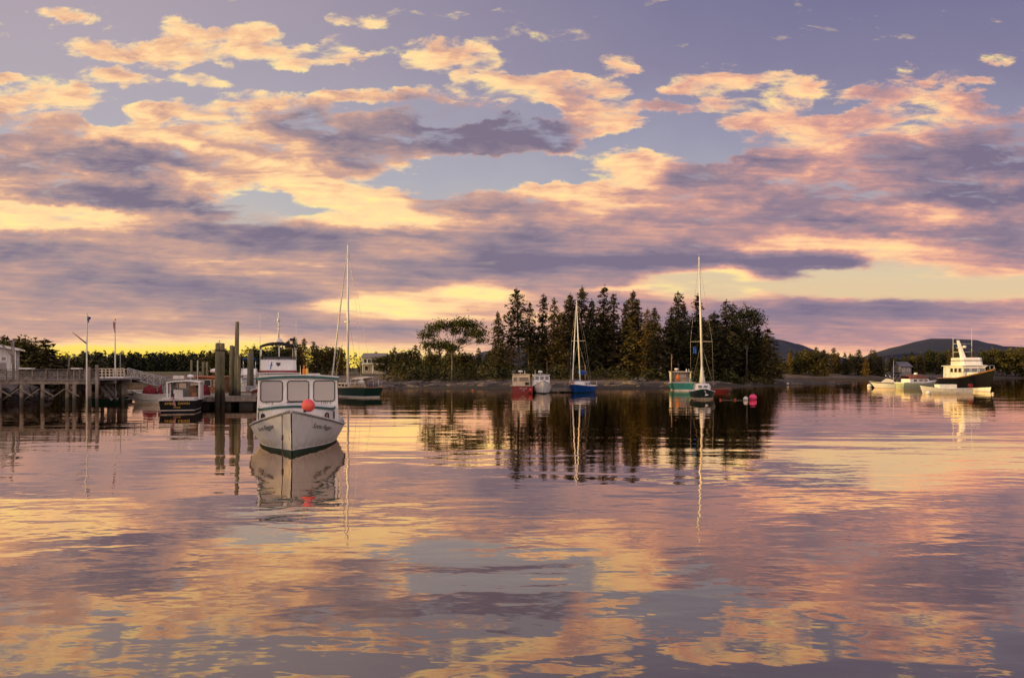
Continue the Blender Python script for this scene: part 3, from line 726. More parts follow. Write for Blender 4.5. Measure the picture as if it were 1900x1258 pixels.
def line(n, px0, px1, D0, D1, top, kinds, name_label, group, jitter=5, wf=(.9, 1.3)):
    """n trees along a bearing range; top(px) gives the row their tops reach"""
    for i in range(n):
        px = px0 + (px1 - px0) * (i + .5) / n + rng.uniform(-jitter, jitter); D = rng.uniform(D0, D1)
        kd = rng.choice(kinds); me = rng.choice(FAR[kd]); x = X(px, D); zb = land_z(x, D)
        H = max(2.5, Z(top(px) + rng.choice((-9, -5, -2, 0, 3, 6, 9, 13)) + rng.uniform(-2, 2), D) - zb); k = H / (8 if kd == 'round' else 10)
        w = rng.uniform(*wf) * k * (.85 if kd == 'round' else 1)
        nm, lb = name_label[kd]
        plant_one(nm, me, x, D, (w, w, k), lb, 'tree', group)
def rows(*pts):
    def f(px):
        for (a, ya), (b, yb) in zip(pts[:-1], pts[1:]):
            if a <= px <= b: return ya + (yb - ya) * (px - a) / (b - a)
        return pts[0][1] if px < pts[0][0] else pts[-1][1]
    return f
NL = lambda where: {'point': ('spruce', 'dark pointed spruce ' + where), 'pointgold': ('conifer', 'yellowish conifer ' + where), 'round': ('leafy_tree', 'round leafy tree ' + where)}
line(15, 475, 640, 165, 190, rows((475, 652), (520, 640), (560, 632), (600, 634), (625, 640), (645, 655)), ['point', 'point', 'point', 'round', 'pointgold'], NL('behind the white boat and the tour boat'), 'trees behind the tour boat')
line(7, 660, 735, 205, 225, rows((650, 655), (700, 662), (735, 655)), ['point', 'round'], NL('around the grey roofed house'), 'trees around the grey roofed house')
line(13, 712, 800, 150, 180, rows((712, 660), (735, 650), (760, 648), (800, 655)), ['point', 'point', 'round'], NL('between the house and the spreading pine'), 'trees between the house and the pine')
line(14, 790, 930, 140, 170, rows((790, 650), (850, 650), (930, 655)), ['point', 'round', 'point'], NL('behind the spreading pine'), 'trees behind the spreading pine')
line(7, 379, 432, 150, 165, rows((379, 658), (390, 648), (405, 641), (425, 645), (432, 655)), ['point', 'round', 'point'], NL('behind the mooring piles'), 'trees behind the mooring piles', 3)
line(6, 436, 484, 150, 165, rows((436, 664), (460, 650), (484, 642)), ['round', 'point'], NL('between the tall pile and the tour boat'), 'trees right of the tall pile', 3)
line(34, 1428, 1640, 232, 262, rows((1428, 655), (1455, 655), (1500, 652), (1530, 650), (1552, 657), (1590, 651), (1640, 652)), ['point', 'point', 'pointgold', 'round'], NL('on the far shore between the two hills'), 'trees on the far shore between the hills', 4)
line(38, 1636, 1915, 255, 290, rows((1636, 652), (1670, 655), (1720, 658), (1790, 652), (1830, 650), (1915, 650)), ['point', 'point', 'point', 'pointgold', 'round'], NL('on the far shore behind the moored motorboats'), 'trees on the far shore behind the motorboats', 4)
# left shore: the dark clump behind the white building, then low trees, then unseen spruces added to shade the harbour
LEFTS = [(8, 622, 108, 'point', 'dark spruce rising behind the left corner of the white building'), (24, 620, 106, 'round', 'yellow green tree behind the white building'),
         (46, 618, 104, 'round', 'tallest yellow green tree just right of the white building'), (66, 650, 100, 'point', 'dark spruce low against the yellow sky, left of the big spruce'),
         (84, 628, 102, 'point', 'big dark spruce in the middle of the clump behind the pier'), (96, 648, 104, 'point', 'spruce leaning on the right side of the big dark spruce'),
         (78, 655, 100, 'point', 'short spruce hiding the foot of the big dark spruce'), (110, 658, 108, 'round', 'dark round tree at the right foot of the clump'), (128, 650, 112, 'round', 'rounded tree left of the gaff flagpole'),
         (150, 655, 118, 'point', 'small spruce behind the foot of the gaff flagpole'), (178, 650, 120, 'point', 'open branched conifer between the two flagpoles')]
for (px, py, D, kd, lb) in LEFTS:
    me = FAR[kd][0]; x = X(px, D); zb = land_z(x, D); H = Z(py, D) - zb; k = H / (8 if kd == 'round' else 10); w = k * (1.0 if kd == 'round' else 1.35) * (1.5 if 'big' in lb else 1)
    plant_one('spruce' if kd == 'point' else 'leafy_tree', me, x, D, (w, w, k), lb, 'tree')
line(10, 100, 230, 118, 140, rows((100, 664), (160, 668), (230, 668)), ['round', 'point'], NL('in the low wood behind the flagpoles'), 'low trees behind the flagpoles')
for i in range(19):  # out-of-view row added to keep the low sun off the boats
    x = -72 - rng.uniform(0, 8); y = -36 + i * 6.6; k = rng.uniform(.78, 1.0)
    plant_one('spruce', rng.choice(FAR['point']), x, y, (k * 1.5, k * 1.5, k), 'unseen spruce added on the bank to shade the harbour', 'tree', 'unseen spruces added for shade on the near bank')
for i in range(19):  # second unseen row, added to close the gaps where sun came through
    x = -84 - rng.uniform(0, 6); y = -38 + i * 6.6 + 3.3; k = rng.uniform(.85, 1.05)
    plant_one('spruce', rng.choice(FAR['point']), x, y, (k * 1.7, k * 1.7, k), 'unseen spruce added on the bank to shade the harbour', 'tree', 'unseen spruces added for shade on the near bank')
# far wood across the head of the harbour: one mass, nobody could count it
Wd = MB(); rw = random.Random(4)
for i in range(420):
    px = 150 + i * 0.72 + rw.uniform(-6, 6) if i < 380 else 620 + (i - 380) * 8; D = rw.uniform(300, 360)
    x = X(px, D); zb = land_z(x, D); H = Z(656 + rw.choice((-4, 0, 2, 5, 8, 11)) + rw.uniform(-2, 2), D) - zb; w = rw.uniform(.9, 1.9); 
    pointed = rw.random() < .55
    for q in range(74):
        e = rw.random(); a = rw.uniform(0, 6.28); rr = w * ((1 - e) ** .8 if pointed else math.sqrt(max(0, 1 - (e * 1.3 - .4) ** 2)) * 1.3)
        tri(Wd, Vector((x + math.cos(a) * rr, D + math.sin(a) * rr, zb + H * e * (1 if pointed else .9))), rw.uniform(.8, 1.5), rw, .9)
fw = Wd.build('far_wood', leaf_mat('far_wood_leaves', (0.020, 0.026, 0.010), (0.060, 0.050, 0.018)), fix=False, kind='stuff'); fw['label'] = 'low far wood across the head of the harbour under the yellow sky'; fw['category'] = 'wood'
# rocks on the flats
def rock_mesh(seed, r):
    B = MB(); B.ball((0, 0, 0), r, 12, 8); rv = []
    for v in B.V:
        v = Vector(v); n = mnoise.fractal(v * (1.1 / r) + Vector((seed, 0, 0)), .9, 2, 4); rv.append(tuple(Vector((v.x * 1.25, v.y, v.z * .62)) * (1 + .4 * n)))
    B.V = rv; return B
RK = [rock_mesh(i * 3.1, 1.0).build('rock', None) for i in range(4)]
RKM = [o.data for o in RK]
for o in RK: bpy.data.objects.remove(o)
rockm = mat('shore_rock', (0.17, 0.135, 0.115), .95, var=.35, scale=2.5, bump=.06, bscale=4); pale = mat('pale_rock', (0.42, 0.36, 0.31), .9, var=.2, scale=3, bump=.04)
for i, me in enumerate(RKM): me.materials.append(pale if i == 3 else rockm)
x = X(1186, 124); plant_one('boulder', RKM[3], x, 124, 1.0, 'pale boulder at the foot of the spruces between the two white masts', 'boulder')
for i in range(120):
    px = rng.choice([rng.uniform(690, 900), rng.uniform(760, 900), rng.uniform(1300, 1560), rng.uniform(880, 1300)])
    x = X(px, 112); Dd = 109 + rng.uniform(0, 7) + max(0, (px - 1250) * .11); x = X(px, Dd)
    if land_z(x, Dd) < -.1: continue
    s = rng.choice((.2, .25, .3, .4, .5, .75)) * rng.uniform(.8, 1.2); plant_one('rock', RKM[i % 3], x, Dd, (s * 1.5, s, s * .8), 'dark rock lying on the bare shore of the point', 'rock', 'rocks along the shore of the point')
for i in range(30):
    u = rng.random(); x = -43 - u * 9 + rng.uniform(-1, 1); y = 60.5 + rng.uniform(-.5, 2.5) + u * 1.0; s = rng.uniform(.4, .8)
    plant_one('rock', RKM[i % 3], x, y, (s * 1.2, s, s), 'dark riprap rock on the bank under the pier', 'rock', 'riprap rocks under the pier')

# dry beach grass along the top of the bank
Gs = MB(); rg = random.Random(77)
for i in range(5200):
    px = rg.uniform(690, 1440); D = rg.uniform(112, 134) + max(0, px - 1250) * .05; x = X(px, D); z_ = land_z(x, D) if i % 3 == 0 else None
    if z_ is None: x += rg.uniform(-.5, .5); 
    if i % 3 == 0: base = (x, D, z_)
    if base[2] < 1.15: continue
    for q in range(3):
        bx, by = base[0] + rg.gauss(0, .35), base[1] + rg.gauss(0, .35); hgt = rg.uniform(.18, .48); a = rg.uniform(0, 6.28)
        j = len(Gs.V); Gs.V += [(bx - .05 * math.cos(a), by - .05 * math.sin(a), base[2] - .05), (bx + .05 * math.cos(a), by + .05 * math.sin(a), base[2] - .05), (bx + rg.gauss(0, .1), by + rg.gauss(0, .1), base[2] + hgt)]
        Gs.F.append((j, j + 1, j + 2)); Gs.S.append(False)
go = Gs.build('beach_grass', leaf_mat('dry_grass', (0.085, 0.075, 0.026), (0.26, 0.19, 0.075)), fix=False, kind='stuff'); go['label'] = 'dry beach grass along the top of the bare bank'; go['category'] = 'grass'

# ------------------------------------------------------------------ paints
WHITE = mat('white_gelcoat', (0.82, 0.80, 0.77), .35, var=.05, scale=1.5, dirt=((0.50, 0.42, 0.33), .35, 2.0), coat=.2)
CREAM = mat('cream_paint', (0.66, 0.55, 0.40), .5, var=.08, scale=2.0)
WORKWHITE = mat('worn_white_paint', (0.66, 0.62, 0.56), .55, var=.08, scale=2.0, dirt=((0.36, 0.29, 0.22), .5, 2.5))
TEAL = mat('teal_trim', (0.022, 0.115, 0.105), .4, var=.1, scale=3)
GREENB = mat('dark_green_bottom_paint', (0.012, 0.055, 0.030), .6, var=.2, scale=4, dirt=((0.05, 0.045, 0.03), .6, 4))
DKGREEN = mat('dark_green_gloss', (0.006, 0.035, 0.026), .5, var=.08, scale=2, spec=.22)
BLACKP = mat('black_gloss', (0.005, 0.005, 0.007), .5, var=.1, scale=2, spec=.12)
BLUEP = mat('blue_gloss', (0.006, 0.075, 0.34), .5, var=.1, scale=2, spec=.22)
TEALHULL = mat('teal_hull_paint', (0.012, 0.20, 0.17), .45, var=.12, scale=2, dirt=((0.05, 0.06, 0.05), .5, 3))
REDP = mat('red_paint', (0.24, 0.016, 0.016), .45, var=.15, scale=2)
MAROON = mat('maroon_cloth', (0.20, 0.012, 0.022), .9, var=.3, scale=5, bump=.01)
ORANGEP = mat('orange_red_paint', (0.42, 0.10, 0.030), .55, var=.15, scale=2)
PALEGREEN = mat('pale_green_hull', (0.40, 0.44, 0.28), .4, var=.06, scale=2)
BLACKR = mat('black_rubber', (0.016, 0.014, 0.014), .6, var=.1)
CANVAS = mat('navy_canvas', (0.016, 0.020, 0.040), .9, var=.2, scale=4)
BLACKCANVAS = mat('black_canvas', (0.020, 0.018, 0.020), .8, var=.2, scale=4)
BLUECANVAS = mat('blue_canvas', (0.006, 0.10, 0.42), .85, var=.2, scale=4)
SAIL = mat('furled_sail_cloth', (0.72, 0.68, 0.60), .8, var=.1, scale=5, bump=.01)
MAST = mat('white_mast', (0.72, 0.69, 0.62), .35, var=.05)
WIRE = mat('rigging_wire', (0.30, 0.28, 0.26), .35, metal=.7, var=.1)
STEEL = mat('stainless_steel', (0.62, 0.62, 0.62), .25, metal=1.0, var=.05)
GREY = mat('grey_paint', (0.30, 0.30, 0.31), .5, var=.1)
WOOD = mat('weathered_timber', (0.30, 0.245, 0.20), .85, var=.25, scale=3, bump=.008, bscale=9, dirt=((0.09, 0.08, 0.055), .6, 1.5))
GREYWOOD = mat('grey_decking', (0.24, 0.205, 0.19), .9, var=.25, scale=4, bump=.008, bscale=9, dirt=((0.10, 0.085, 0.075), .5, 2))
TIDEWOOD = bpy.data.materials.new('tide_stained_timber'); TIDEWOOD.use_nodes = True; t = NT(TIDEWOOD.node_tree); bb = TIDEWOOD.node_tree.nodes['Principled BSDF']
g = t.new('ShaderNodeNewGeometry').outputs['Position']; gx, gy, gz = t.sep(g); n_ = t.noise(t.v('MULTIPLY', g, (1, 1, .3)), 3.0, 5, .65)
c = t.mix(t.smooth(n_, .32, .68), (0.30, 0.245, 0.195), (0.17, 0.135, 0.105)); c = t.mix(t.smooth(t.m('ADD', gz, t.m('MULTIPLY', n_, .5)), .75, 1.15), (0.055, 0.046, 0.034), c)
t.put(bb.inputs['Base Color'], c); bb.inputs['Roughness'].default_value = .9
bn = t.new('ShaderNodeBump'); bn.inputs['Distance'].default_value = .015; t.put(bn.inputs['Height'], t.noise(t.v('MULTIPLY', g, (8, 8, .9)), 2.5, 5, .65)); t.l.new(bn.outputs[0], bb.inputs['Normal'])
WOODWARM = mat('varnished_wood', (0.30, 0.13, 0.050), .35, var=.25, scale=4)
DECKP = mat('grey_deck_paint', (0.42, 0.42, 0.42), .7, var=.1)
PINK = mat('faded_pink_vinyl', (0.96, 0.075, 0.13), .4, var=.2, scale=4, col2=(0.98, 0.17, 0.07))
HOTPINK = mat('hot_pink_vinyl', (0.95, 0.055, 0.21), .4, var=.1, scale=4)
BUOYW = mat('white_vinyl', (0.72, 0.68, 0.62), .4, var=.08)
HULLW = bpy.data.materials.new('weathered_white_hull'); HULLW.use_nodes = True; t = NT(HULLW.node_tree); bb = HULLW.node_tree.nodes['Principled BSDF']
g = t.new('ShaderNodeTexCoord').outputs['Object']; gx, gy, gz = t.sep(g); n_ = t.noise(g, 1.6, 5, .6)
st1 = t.smooth(t.noise(t.v('MULTIPLY', g, (4.5, 4.5, .35)), 1.5, 5, .65), .52, .74); sc_ = t.smooth(t.m('ADD', gz, t.m('MULTIPLY', n_, .25)), .22, .62, .75, 0.0)
c = t.mix(t.smooth(n_, .3, .7), (0.84, 0.81, 0.76), (0.76, 0.72, 0.66)); c = t.mix(t.m('MULTIPLY', st1, .38), c, (0.42, 0.31, 0.20)); c = t.mix(t.m('MULTIPLY', sc_, t.smooth(t.noise(g, 5.0, 4, .6), .3, .7)), c, (0.40, 0.33, 0.22))
t.put(bb.inputs['Base Color'], c); bb.inputs['Roughness'].default_value = .42
BUOYR = mat('red_vinyl', (0.60, 0.05, 0.03), .4, var=.1)
ORANGE = mat('orange_foam', (0.80, 0.22, 0.02), .55, var=.1)
YELLOW = mat('yellow_foam', (0.80, 0.50, 0.06), .55, var=.1)
INK = mat('dark_lettering', (0.045, 0.030, 0.022), .6, var=.05)
GOLD = mat('gold_lettering', (0.70, 0.42, 0.06), .5, var=.05)
WHITEINK = mat('white_lettering', (0.7, 0.68, 0.64), .5, var=.05)
BLUEINK = mat('blue_lettering', (0.02, 0.09, 0.45), .5, var=.05)
SKIN = mat('engine_cowl_grey', (0.09, 0.09, 0.10), .35, var=.05)
def glass_mat(name, tint, rough=.06, ior=1.7):
    m = bpy.data.materials.new(name); m.use_nodes = True; t = NT(m.node_tree); b = m.node_tree.nodes['Principled BSDF']
    g = t.new('ShaderNodeTexCoord').outputs['Object']; n = t.noise(g, 1.4, 4.0, .6)
    t.put(b.inputs['Base Color'], t.mix(n, tint, tuple(c * 1.5 for c in tint))); b.inputs['Roughness'].default_value = rough
    b.inputs['Specular IOR Level'].default_value = 0.5 if ior > 2 else 0.9; b.inputs['IOR'].default_value = ior
    return m
GLASS = glass_mat('dusty_window_glass', (0.13, 0.11, 0.10), .05, 2.6)
DARKGLASS = glass_mat('dark_window_glass', (0.030, 0.028, 0.030), .05)

def sm(a, b, x):
    t = min(1, max(0, (x - a) / (b - a))); return t * t * (3 - 2 * t)
class Hull:
    """lofted hull: bow along +x, water at z = 0. tr = transom width share, full = bow fullness, rake = stem overhang"""
    def __init__(s, L, B, zs, zm, zb, tr=.82, full=2.3, wfull=1.5, rake=.5, wlk=.86, srake=0.0, n=26, tm=.42):
        s.__dict__.update(L=L, B=B, zs=zs, zm=zm, zb=zb, tr=tr, full=full, wfull=wfull, rake=rake, wlk=wlk, srake=srake, n=n, tm=tm)
    def w(s, t, p):
        if t < s.tm: return s.tr + (1 - s.tr) * math.sin(t / s.tm * math.pi / 2)
        return max(0.012, 1 - ((t - s.tm) / (1 - s.tm)) ** p)
    def sheer(s, t):
        a = s.zs + (s.zm - s.zs) * sm(0, .45, t); return a if t < .45 else s.zm + (s.zb - s.zm) * ((t - .45) / .55) ** 1.7
    def p(s, t, v, side, off=0.0):
        """v: 0 = sheer, 1 = waterline, up to 1.4 below it"""
        z0 = s.sheer(t); z = z0 * (1 - v)
        b0 = s.B / 2 * s.w(t, s.full); b1 = s.B / 2 * s.wlk * s.w(t, s.wfull)
        vv = min(v, 1); y = b0 + (b1 - b0) * vv ** 1.25
        if v > 1: y *= max(0, 1 - ((v - 1) / .45) ** 1.5); z = -(v - 1) * 1.1
        x = -s.L / 2 + s.L * t - s.rake * v * sm(.6, 1, t) + s.srake * v * (1 - sm(0, .3, t))
        return Vector((x, side * (y + off), z))
    def strip(s, B, v0, v1, nv=5, transom=True):
        for side in (1, -1):
            rings = [[s.p(i / s.n, v0 + (v1 - v0) * j / nv, side) for j in range(nv + 1)] for i in range(s.n + 1)]
            B.loft(rings, closed=False)
        if transom:
            a = [s.p(0, v0 + (v1 - v0) * j / nv, 1) for j in range(nv + 1)]; b = [s.p(0, v0 + (v1 - v0) * j / nv, -1) for j in range(nv + 1)]
            B.loft([a, b], closed=False, smooth=False)
    def parts(s, root, mt, mbot, mrail, mdeck, vb=.86, drop=.10, rail=.05, bulwark=None, boot=None, name='hull', band=None):
        H = MB(); v0 = 0.0
        if band: v0 = band[1]
        s.strip(H, v0, vb); h = H.build(name, mt, root)
        if band: Q = MB(); s.strip(Q, 0, v0, 2); Q.build('sheer_stripe', band[0], root)
        v1 = vb
        if boot: Q = MB(); v1 = boot[1]; s.strip(Q, vb, v1, 2); Q.build('boot_stripe', boot[0], root)
        Q = MB(); s.strip(Q, v1, 1.4, 5); Q.build('bottom_paint', mbot, root)
        D = MB(); pr = []; sb = []
        for i in range(s.n + 1):
            t = i / s.n; a = s.p(t, 0, 1); a.z -= drop; a.y = max(.004, a.y - .03); pr.append(a); sb.append(Vector((a.x, -a.y, a.z)))
        mid = [Vector((a.x, 0, a.z + .05)) for a in pr]
        D.loft([pr, mid, sb], closed=False); D.build('deck', mdeck, root)
        if rail:
            Rr = MB()
            for side in (1, -1):
                Rr.tube([s.p(i / s.n, 0, side, .012) + Vector((0, 0, .01)) for i in range(s.n + 1)], rail, 6)
            Rr.bar(s.p(0, 0, 1), s.p(0, 0, -1), rail * 1.6)
            Rr.build('rub_rail', mrail, root)
        return h

def rrect(w, h, r, n=4):
    out = []
    for (cx, cy, a0) in ((w / 2 - r, h / 2 - r, 0), (-w / 2 + r, h / 2 - r, 90), (-w / 2 + r, -h / 2 + r, 180), (w / 2 - r, -h / 2 + r, 270)):
        for k in range(n + 1):
            a = R(a0 + 90 * k / n); out.append((cx + r * math.cos(a), cy + r * math.sin(a)))
    return out
def window(root, M, w, h, r, fm, gm, fw=.035, t=.03, name='window'):
    """rounded gasket ring standing proud of the wall with its pane set inside; M maps (x, y, outwards) into the thing"""
    F = MB(); o = rrect(w, h, r); i_ = rrect(w - 2 * fw, h - 2 * fw, max(.01, r - fw)); n = len(o)
    rings = [[M @ Vector((x, y, z)) for (x, y) in ring] for ring, z in ((o, -.01), (o, t), (i_, t), (i_, -.005))]
    F.loft(rings, smooth=False); f = F.build(name, fm, root)
    P = MB(); P.add([M @ Vector((x, y, .006)) for (x, y) in i_], [tuple(range(n))]); P.build('pane', gm, f)
    return f
def MX(o, right, up):
    """frame at o with x = right, y = up, z = outwards"""
    r = Vector(right).normalized(); u = Vector(up); u = (u - r * u.dot(r)).normalized(); n = r.cross(u)
    return Matrix(((r.x, u.x, n.x, o[0]), (r.y, u.y, n.y, o[1]), (r.z, u.z, n.z, o[2]), (0, 0, 0, 1)))
def cabin(root, x0, x1, w0, w1, z0, z1, m, rake=.1, name='cabin', tumble=.05, top_m=None, over=.08, top_t=.06, roof='roof', camber=.05):
    """wheelhouse from x0 (aft) to x1 (front): walls and a cambered roof with overhang. w0, w1 = widths aft and at the front"""
    B = MB(); k = tumble
    bot = [(x0, -w0 / 2), (x1, -w1 / 2), (x1, w1 / 2), (x0, w0 / 2)]
    top = [(x0, -w0 / 2 + k), (x1 - rake, -w1 / 2 + k), (x1 - rake, w1 / 2 - k), (x0, w0 / 2 - k)]
    B.prism(bot, z0, z1, top); c = B.build(name, m, root, bevel=.03)
    if top_m:
        T = MB(); rows = []
        for j in range(9):
            f = j / 8 - .5
            row = []
            for x in (x0 - over, x1 - rake + over * 1.6):
                w = (w0 if x < (x0 + x1) / 2 else w1) - 2 * k + 2 * over
                row.append((x, f * w, z1 + camber * (1 - (2 * f) ** 2) + .002))
            rows.append(row)
        lo = [r[0] for r in rows] + [r[1] for r in reversed(rows)]; a = [T.vert(p) for p in lo]; b = [T.vert((p[0], p[1], p[2] + top_t)) for p in lo]
        n = len(a); h = n // 2
        for q in range(h - 1): T.face((b[q], b[q + 1], b[n - 2 - q], b[n - 1 - q])); T.face((a[q + 1], a[q], a[n - 1 - q], a[n - 2 - q]))
        for q in range(n): T.face((a[q], a[(q + 1) % n], b[(q + 1) % n], b[q]))
        T.build(roof, top_m, root)
    return c
def whip(root, x, y, z0, z1, r=.012, m=None, name='antenna', lean=0):
    B = MB(); B.tube([(x, y, z0), (x + lean * .3, y, z0 + (z1 - z0) * .35), (x + lean, y, z1)], [r * 1.6, r, r * .6], 6); return B.build(name, m or MAST, root)
def radar(root, x, y, z, r=.24, bar=False):
    B = MB(); B.lathe([(.05, 0), (.045, .22), (.09, .24)], (x, y, z), 8)
    if bar: B.box((x, y, z + .29), (.12, r * 4, .09))
    else: B.lathe([(r * .85, .22), (r, .27), (r, .36), (r * .8, .43), (r * .3, .46)], (x, y, z), 16)
    return B.build('radar', WHITE, root)
def grip(root, pts, r=.018, m=None, name='rail', post=None):
    B = MB(); B.tube(pts, r, 6)
    if post:
        for p in pts: B.tube([p, (p[0], p[1], p[2] - post)], r, 6)
    return B.build(name, m or STEEL, root)

# ------------------------------------------------------------------ the white lobster boat in the foreground
A0 = R(-90 + 14.5)
mb = thing('lobster_boat', 'white lobster boat with three big square windows and green trim, nearest the viewer', 'boat', (-8.44, 27.02, 0), A0)
H = Hull(9.5, 3.52, .74, .66, 1.49, tr=.84, full=2.5, wfull=1.75, rake=.42, wlk=.80, tm=.45)
hull_main = H.parts(mb, HULLW, GREENB, WORKWHITE, DECKP, vb=.905, drop=.09, rail=.035)
GV = MB()                                   # dark gasket line just under the cap rail, and its moulding
for side in (1, -1):
    GV.tube([H.p(i / 30, .035, side, .004) for i in range(31)], .016, 5)
GV.build('gunwale_groove', GREY, mb)
CH = MB()
for side in (1, -1): CH.tube([H.p(i / 30, .895, side, .004) for i in range(31)], .016, 5)
CH.build('spray_rail', WORKWHITE, mb)
# trunk cabin with a rounded nose and a cambered top, green band round its upper edge
def trunk_outline(k):
    pts = []
    for j in range(17):
        a = -math.pi / 2 + math.pi * j / 16
        pts.append((.9 + 1.9 * math.cos(a) ** .75 if abs(math.cos(a)) > 1e-6 else .9, 1.36 * k * (abs(math.sin(a)) ** .62) * (1 if a > 0 else -1)))
    return [(.45, -1.38 * k)] + pts + [(.45, 1.38 * k)]
def crown_z(y): return 1.60 - .16 * (abs(y) / 1.38) ** 2
T = MB(); oo = trunk_outline(1.0); n = len(oo)
lo = [(x, y, .68) for x, y in oo]; hi = [(x, y, crown_z(y) - .10) for x, y in oo]
T.loft([lo, hi], smooth=False); T.build('trunk_cabin', WHITE, mb)
T = MB(); o2 = trunk_outline(1.02); T.loft([[(x + .02, y, crown_z(y) - .115) for x, y in o2], [(x + .02, y, crown_z(y) - .025) for x, y in o2]], smooth=False, closed=True); T.build('trunk_trim', TEAL, mb)
T = MB(); i0 = [(x, y, crown_z(y) - .03) for x, y in oo]; half = n // 2
for q in range(half):
    a, b, c, d = i0[q], i0[q + 1], i0[n - 2 - q], i0[n - 1 - q]
    k = len(T.V); seg = 6
    for s_ in range(seg + 1):
        f = s_ / seg
        for (p1, p2) in ((a, d), (b, c)):
            y = p1[1] + (p2[1] - p1[1]) * f; T.V.append((p1[0] + (p2[0] - p1[0]) * f, y, crown_z(y) - .03))
    for s_ in range(seg): T.face((k + 2 * s_, k + 2 * s_ + 1, k + 2 * s_ + 3, k + 2 * s_ + 2), True)
T.build('trunk_top', WHITE, mb)
# portholes on the trunk
for (ang, side) in ((.74, 1), (.35, 1), (.74, -1), (.35, -1)):
    x = .55 + ang * 2.35; 
    best = min(oo, key=lambda p: (abs(p[0] - x) + (9 if p[1] * side <= 0 else 0)))
    j = oo.index(best); a = Vector(oo[max(0, j - 1)]); b = Vector(oo[min(n - 1, j + 1)]); tg = (b - a).normalized(); nrm = Vector((tg.y, -tg.x))
    Mx = MX((best[0] + nrm.x * .012, best[1] + nrm.y * .012, 1.13), (tg.x, tg.y, 0), (0, 0, 1))
    window(mb, Mx, .26, .30, .125, BLACKR, DARKGLASS, .03, .02, 'porthole')
# wheelhouse
FX = .50
cabin(mb, -2.2, FX, 3.06, 3.06, .60, 2.52, WHITE, rake=.16, name='wheelhouse', tumble=.05, top_m=WHITE, over=.05, top_t=.035, camber=.09)
RT = MB()
rp = []
for j in range(13):
    f = j / 12 - .5; w = 3.06 - .1 + .12; rp.append((FX - .16 + .085, f * w, 2.52 + .09 * (1 - (2 * f) ** 2) - .035))
for a, b in zip(rp[:-1], rp[1:]): RT.bar(a, b, .04, .085)
for sd in (-1, 1):
    RT.bar((FX - .16 + .085, sd * 1.54, 2.485), (-2.25, sd * 1.54, 2.485), .04, .085)
RT.build('roof_trim', TEAL, mb)
tilt = math.atan2(.16, 1.92)
def front(y, z):  # frame on the raked front wall
    x = FX - .16 * (z - .60) / 1.92 + .004
    return MX((x, y, z), (0, 1, 0), (-math.sin(tilt), 0, math.cos(tilt)))
for y in (-.98, 0, .98):
    window(mb, front(y, 2.005), .83, .83, .12, BLACKR, GLASS, .035, .03)
GB = MB(); q = front(-.0, 1.545); GB.bar(q @ Vector((-.42, .035, .035)), q @ Vector((.42, .035, .035)), .035); GB.build('grab_rail', BLACKR, mb)
# side windows of the wheelhouse
for sd in (-1, 1):
    for xc in (-.35, -1.35):
        window(mb, MX((xc, sd * (1.53 - .05 * .76 + .003), 2.0), (-sd, 0, 0), (0, 0, 1)), .80, .72, .1, BLACKR, GLASS, .035, .025)
text_on('registration_lettering', '1707 E', .15, front(-1.12, 1.555) @ Matrix.Translation((0, 0, .012)), INK, mb)
text_on('registration_lettering', '1707 E', .15, front(1.05, 1.545) @ Matrix.Translation((0, 0, .012)), INK, mb)
# the name in slanted script on both bows
def on_bow(side, tc, span, v0):
    def f(co):
        u = co.x; t = tc - side * u / span if side > 0 else tc + u / span
        p = H.p(t, v0 - co.y / 1.15, side); e = H.p(t, v0 - co.y / 1.15 + .02, side); g = H.p(t + .01, v0 - co.y / 1.15, side)
        nn = (e - p).cross(g - p).normalized()
        if nn.y * side < 0: nn = -nn
        return p + nn * .012
    return f
text_on('name_lettering', 'Some Reggae', .235, None, INK, mb, shear=.45, fn=on_bow(1, .83, 9.0, .27))
text_on('name_lettering', 'Some Reggae', .235, None, INK, mb, shear=.45, fn=on_bow(-1, .83, 9.0, .27))
CL = MB()
for (x, y) in ((4.05, .0), (2.9, .95), (2.9, -.95)): CL.box((x, y, H.sheer(x / 9.5 + .5) + .02), (.07, .07, .12)); CL.bar((x - .13, y, H.sheer(x / 9.5 + .5) + .09), (x + .13, y, H.sheer(x / 9.5 + .5) + .09), .035)
CL.build('mooring_cleat', STEEL, mb)
whip(mb, .1, .07, 2.6, 3.0, .012, MAST)
HT = MB(); HT.box((-.7, .55, 2.66), (.6, .5, .07)); HT.build('roof_hatch', WORKWHITE, mb)
# stern cockpit
CK = MB(); CK.box((-3.2, 0, .62), (2.0, 2.7, .06)); CK.build('cockpit_sole', DECKP, mb)
def world(root, p): return Matrix.Translation(root.location) @ root.rotation_euler.to_matrix().to_4x4() @ Vector(p)
B = MB(); p0 = world(mb, (4.72, -.14, 1.30)); 
xw = X(523, 22.7); B.tube([(xw, 22.72, 1.32), (xw + .01, 22.70, .75), (xw + .02, 22.7, .6)], .014, 6); B.tube([(xw + .02, 22.7, .66), (xw + .02, 22.7, .5)], .035, 8); B.tube([(xw + .02, 22.7, .55), (xw + .03, 22.7, -1)], .022, 6)
tag(B.build('mooring_line', mat('wet_rope', (.11, .075, .055), .9, var=.3, scale=12)), 'dark mooring line hanging from the bow of the white lobster boat into the water', 'rope')
b = thing('mooring_buoy', 'big pink and orange ball buoy lying on the foredeck of the white lobster boat', 'buoy', (X(572, 23.6), 23.6, 1.60))
B = MB(); B.ball((0, 0, 0), .228, 20, 12, .97); B.build('ball', PINK, b)
B = MB(); B.lathe([(.06, .21), (.05, .265), (.02, .285)], (0, 0, 0), 8); B.build('eye', BLACKR, b)
b.rotation_euler = (R(150), R(25), 0)
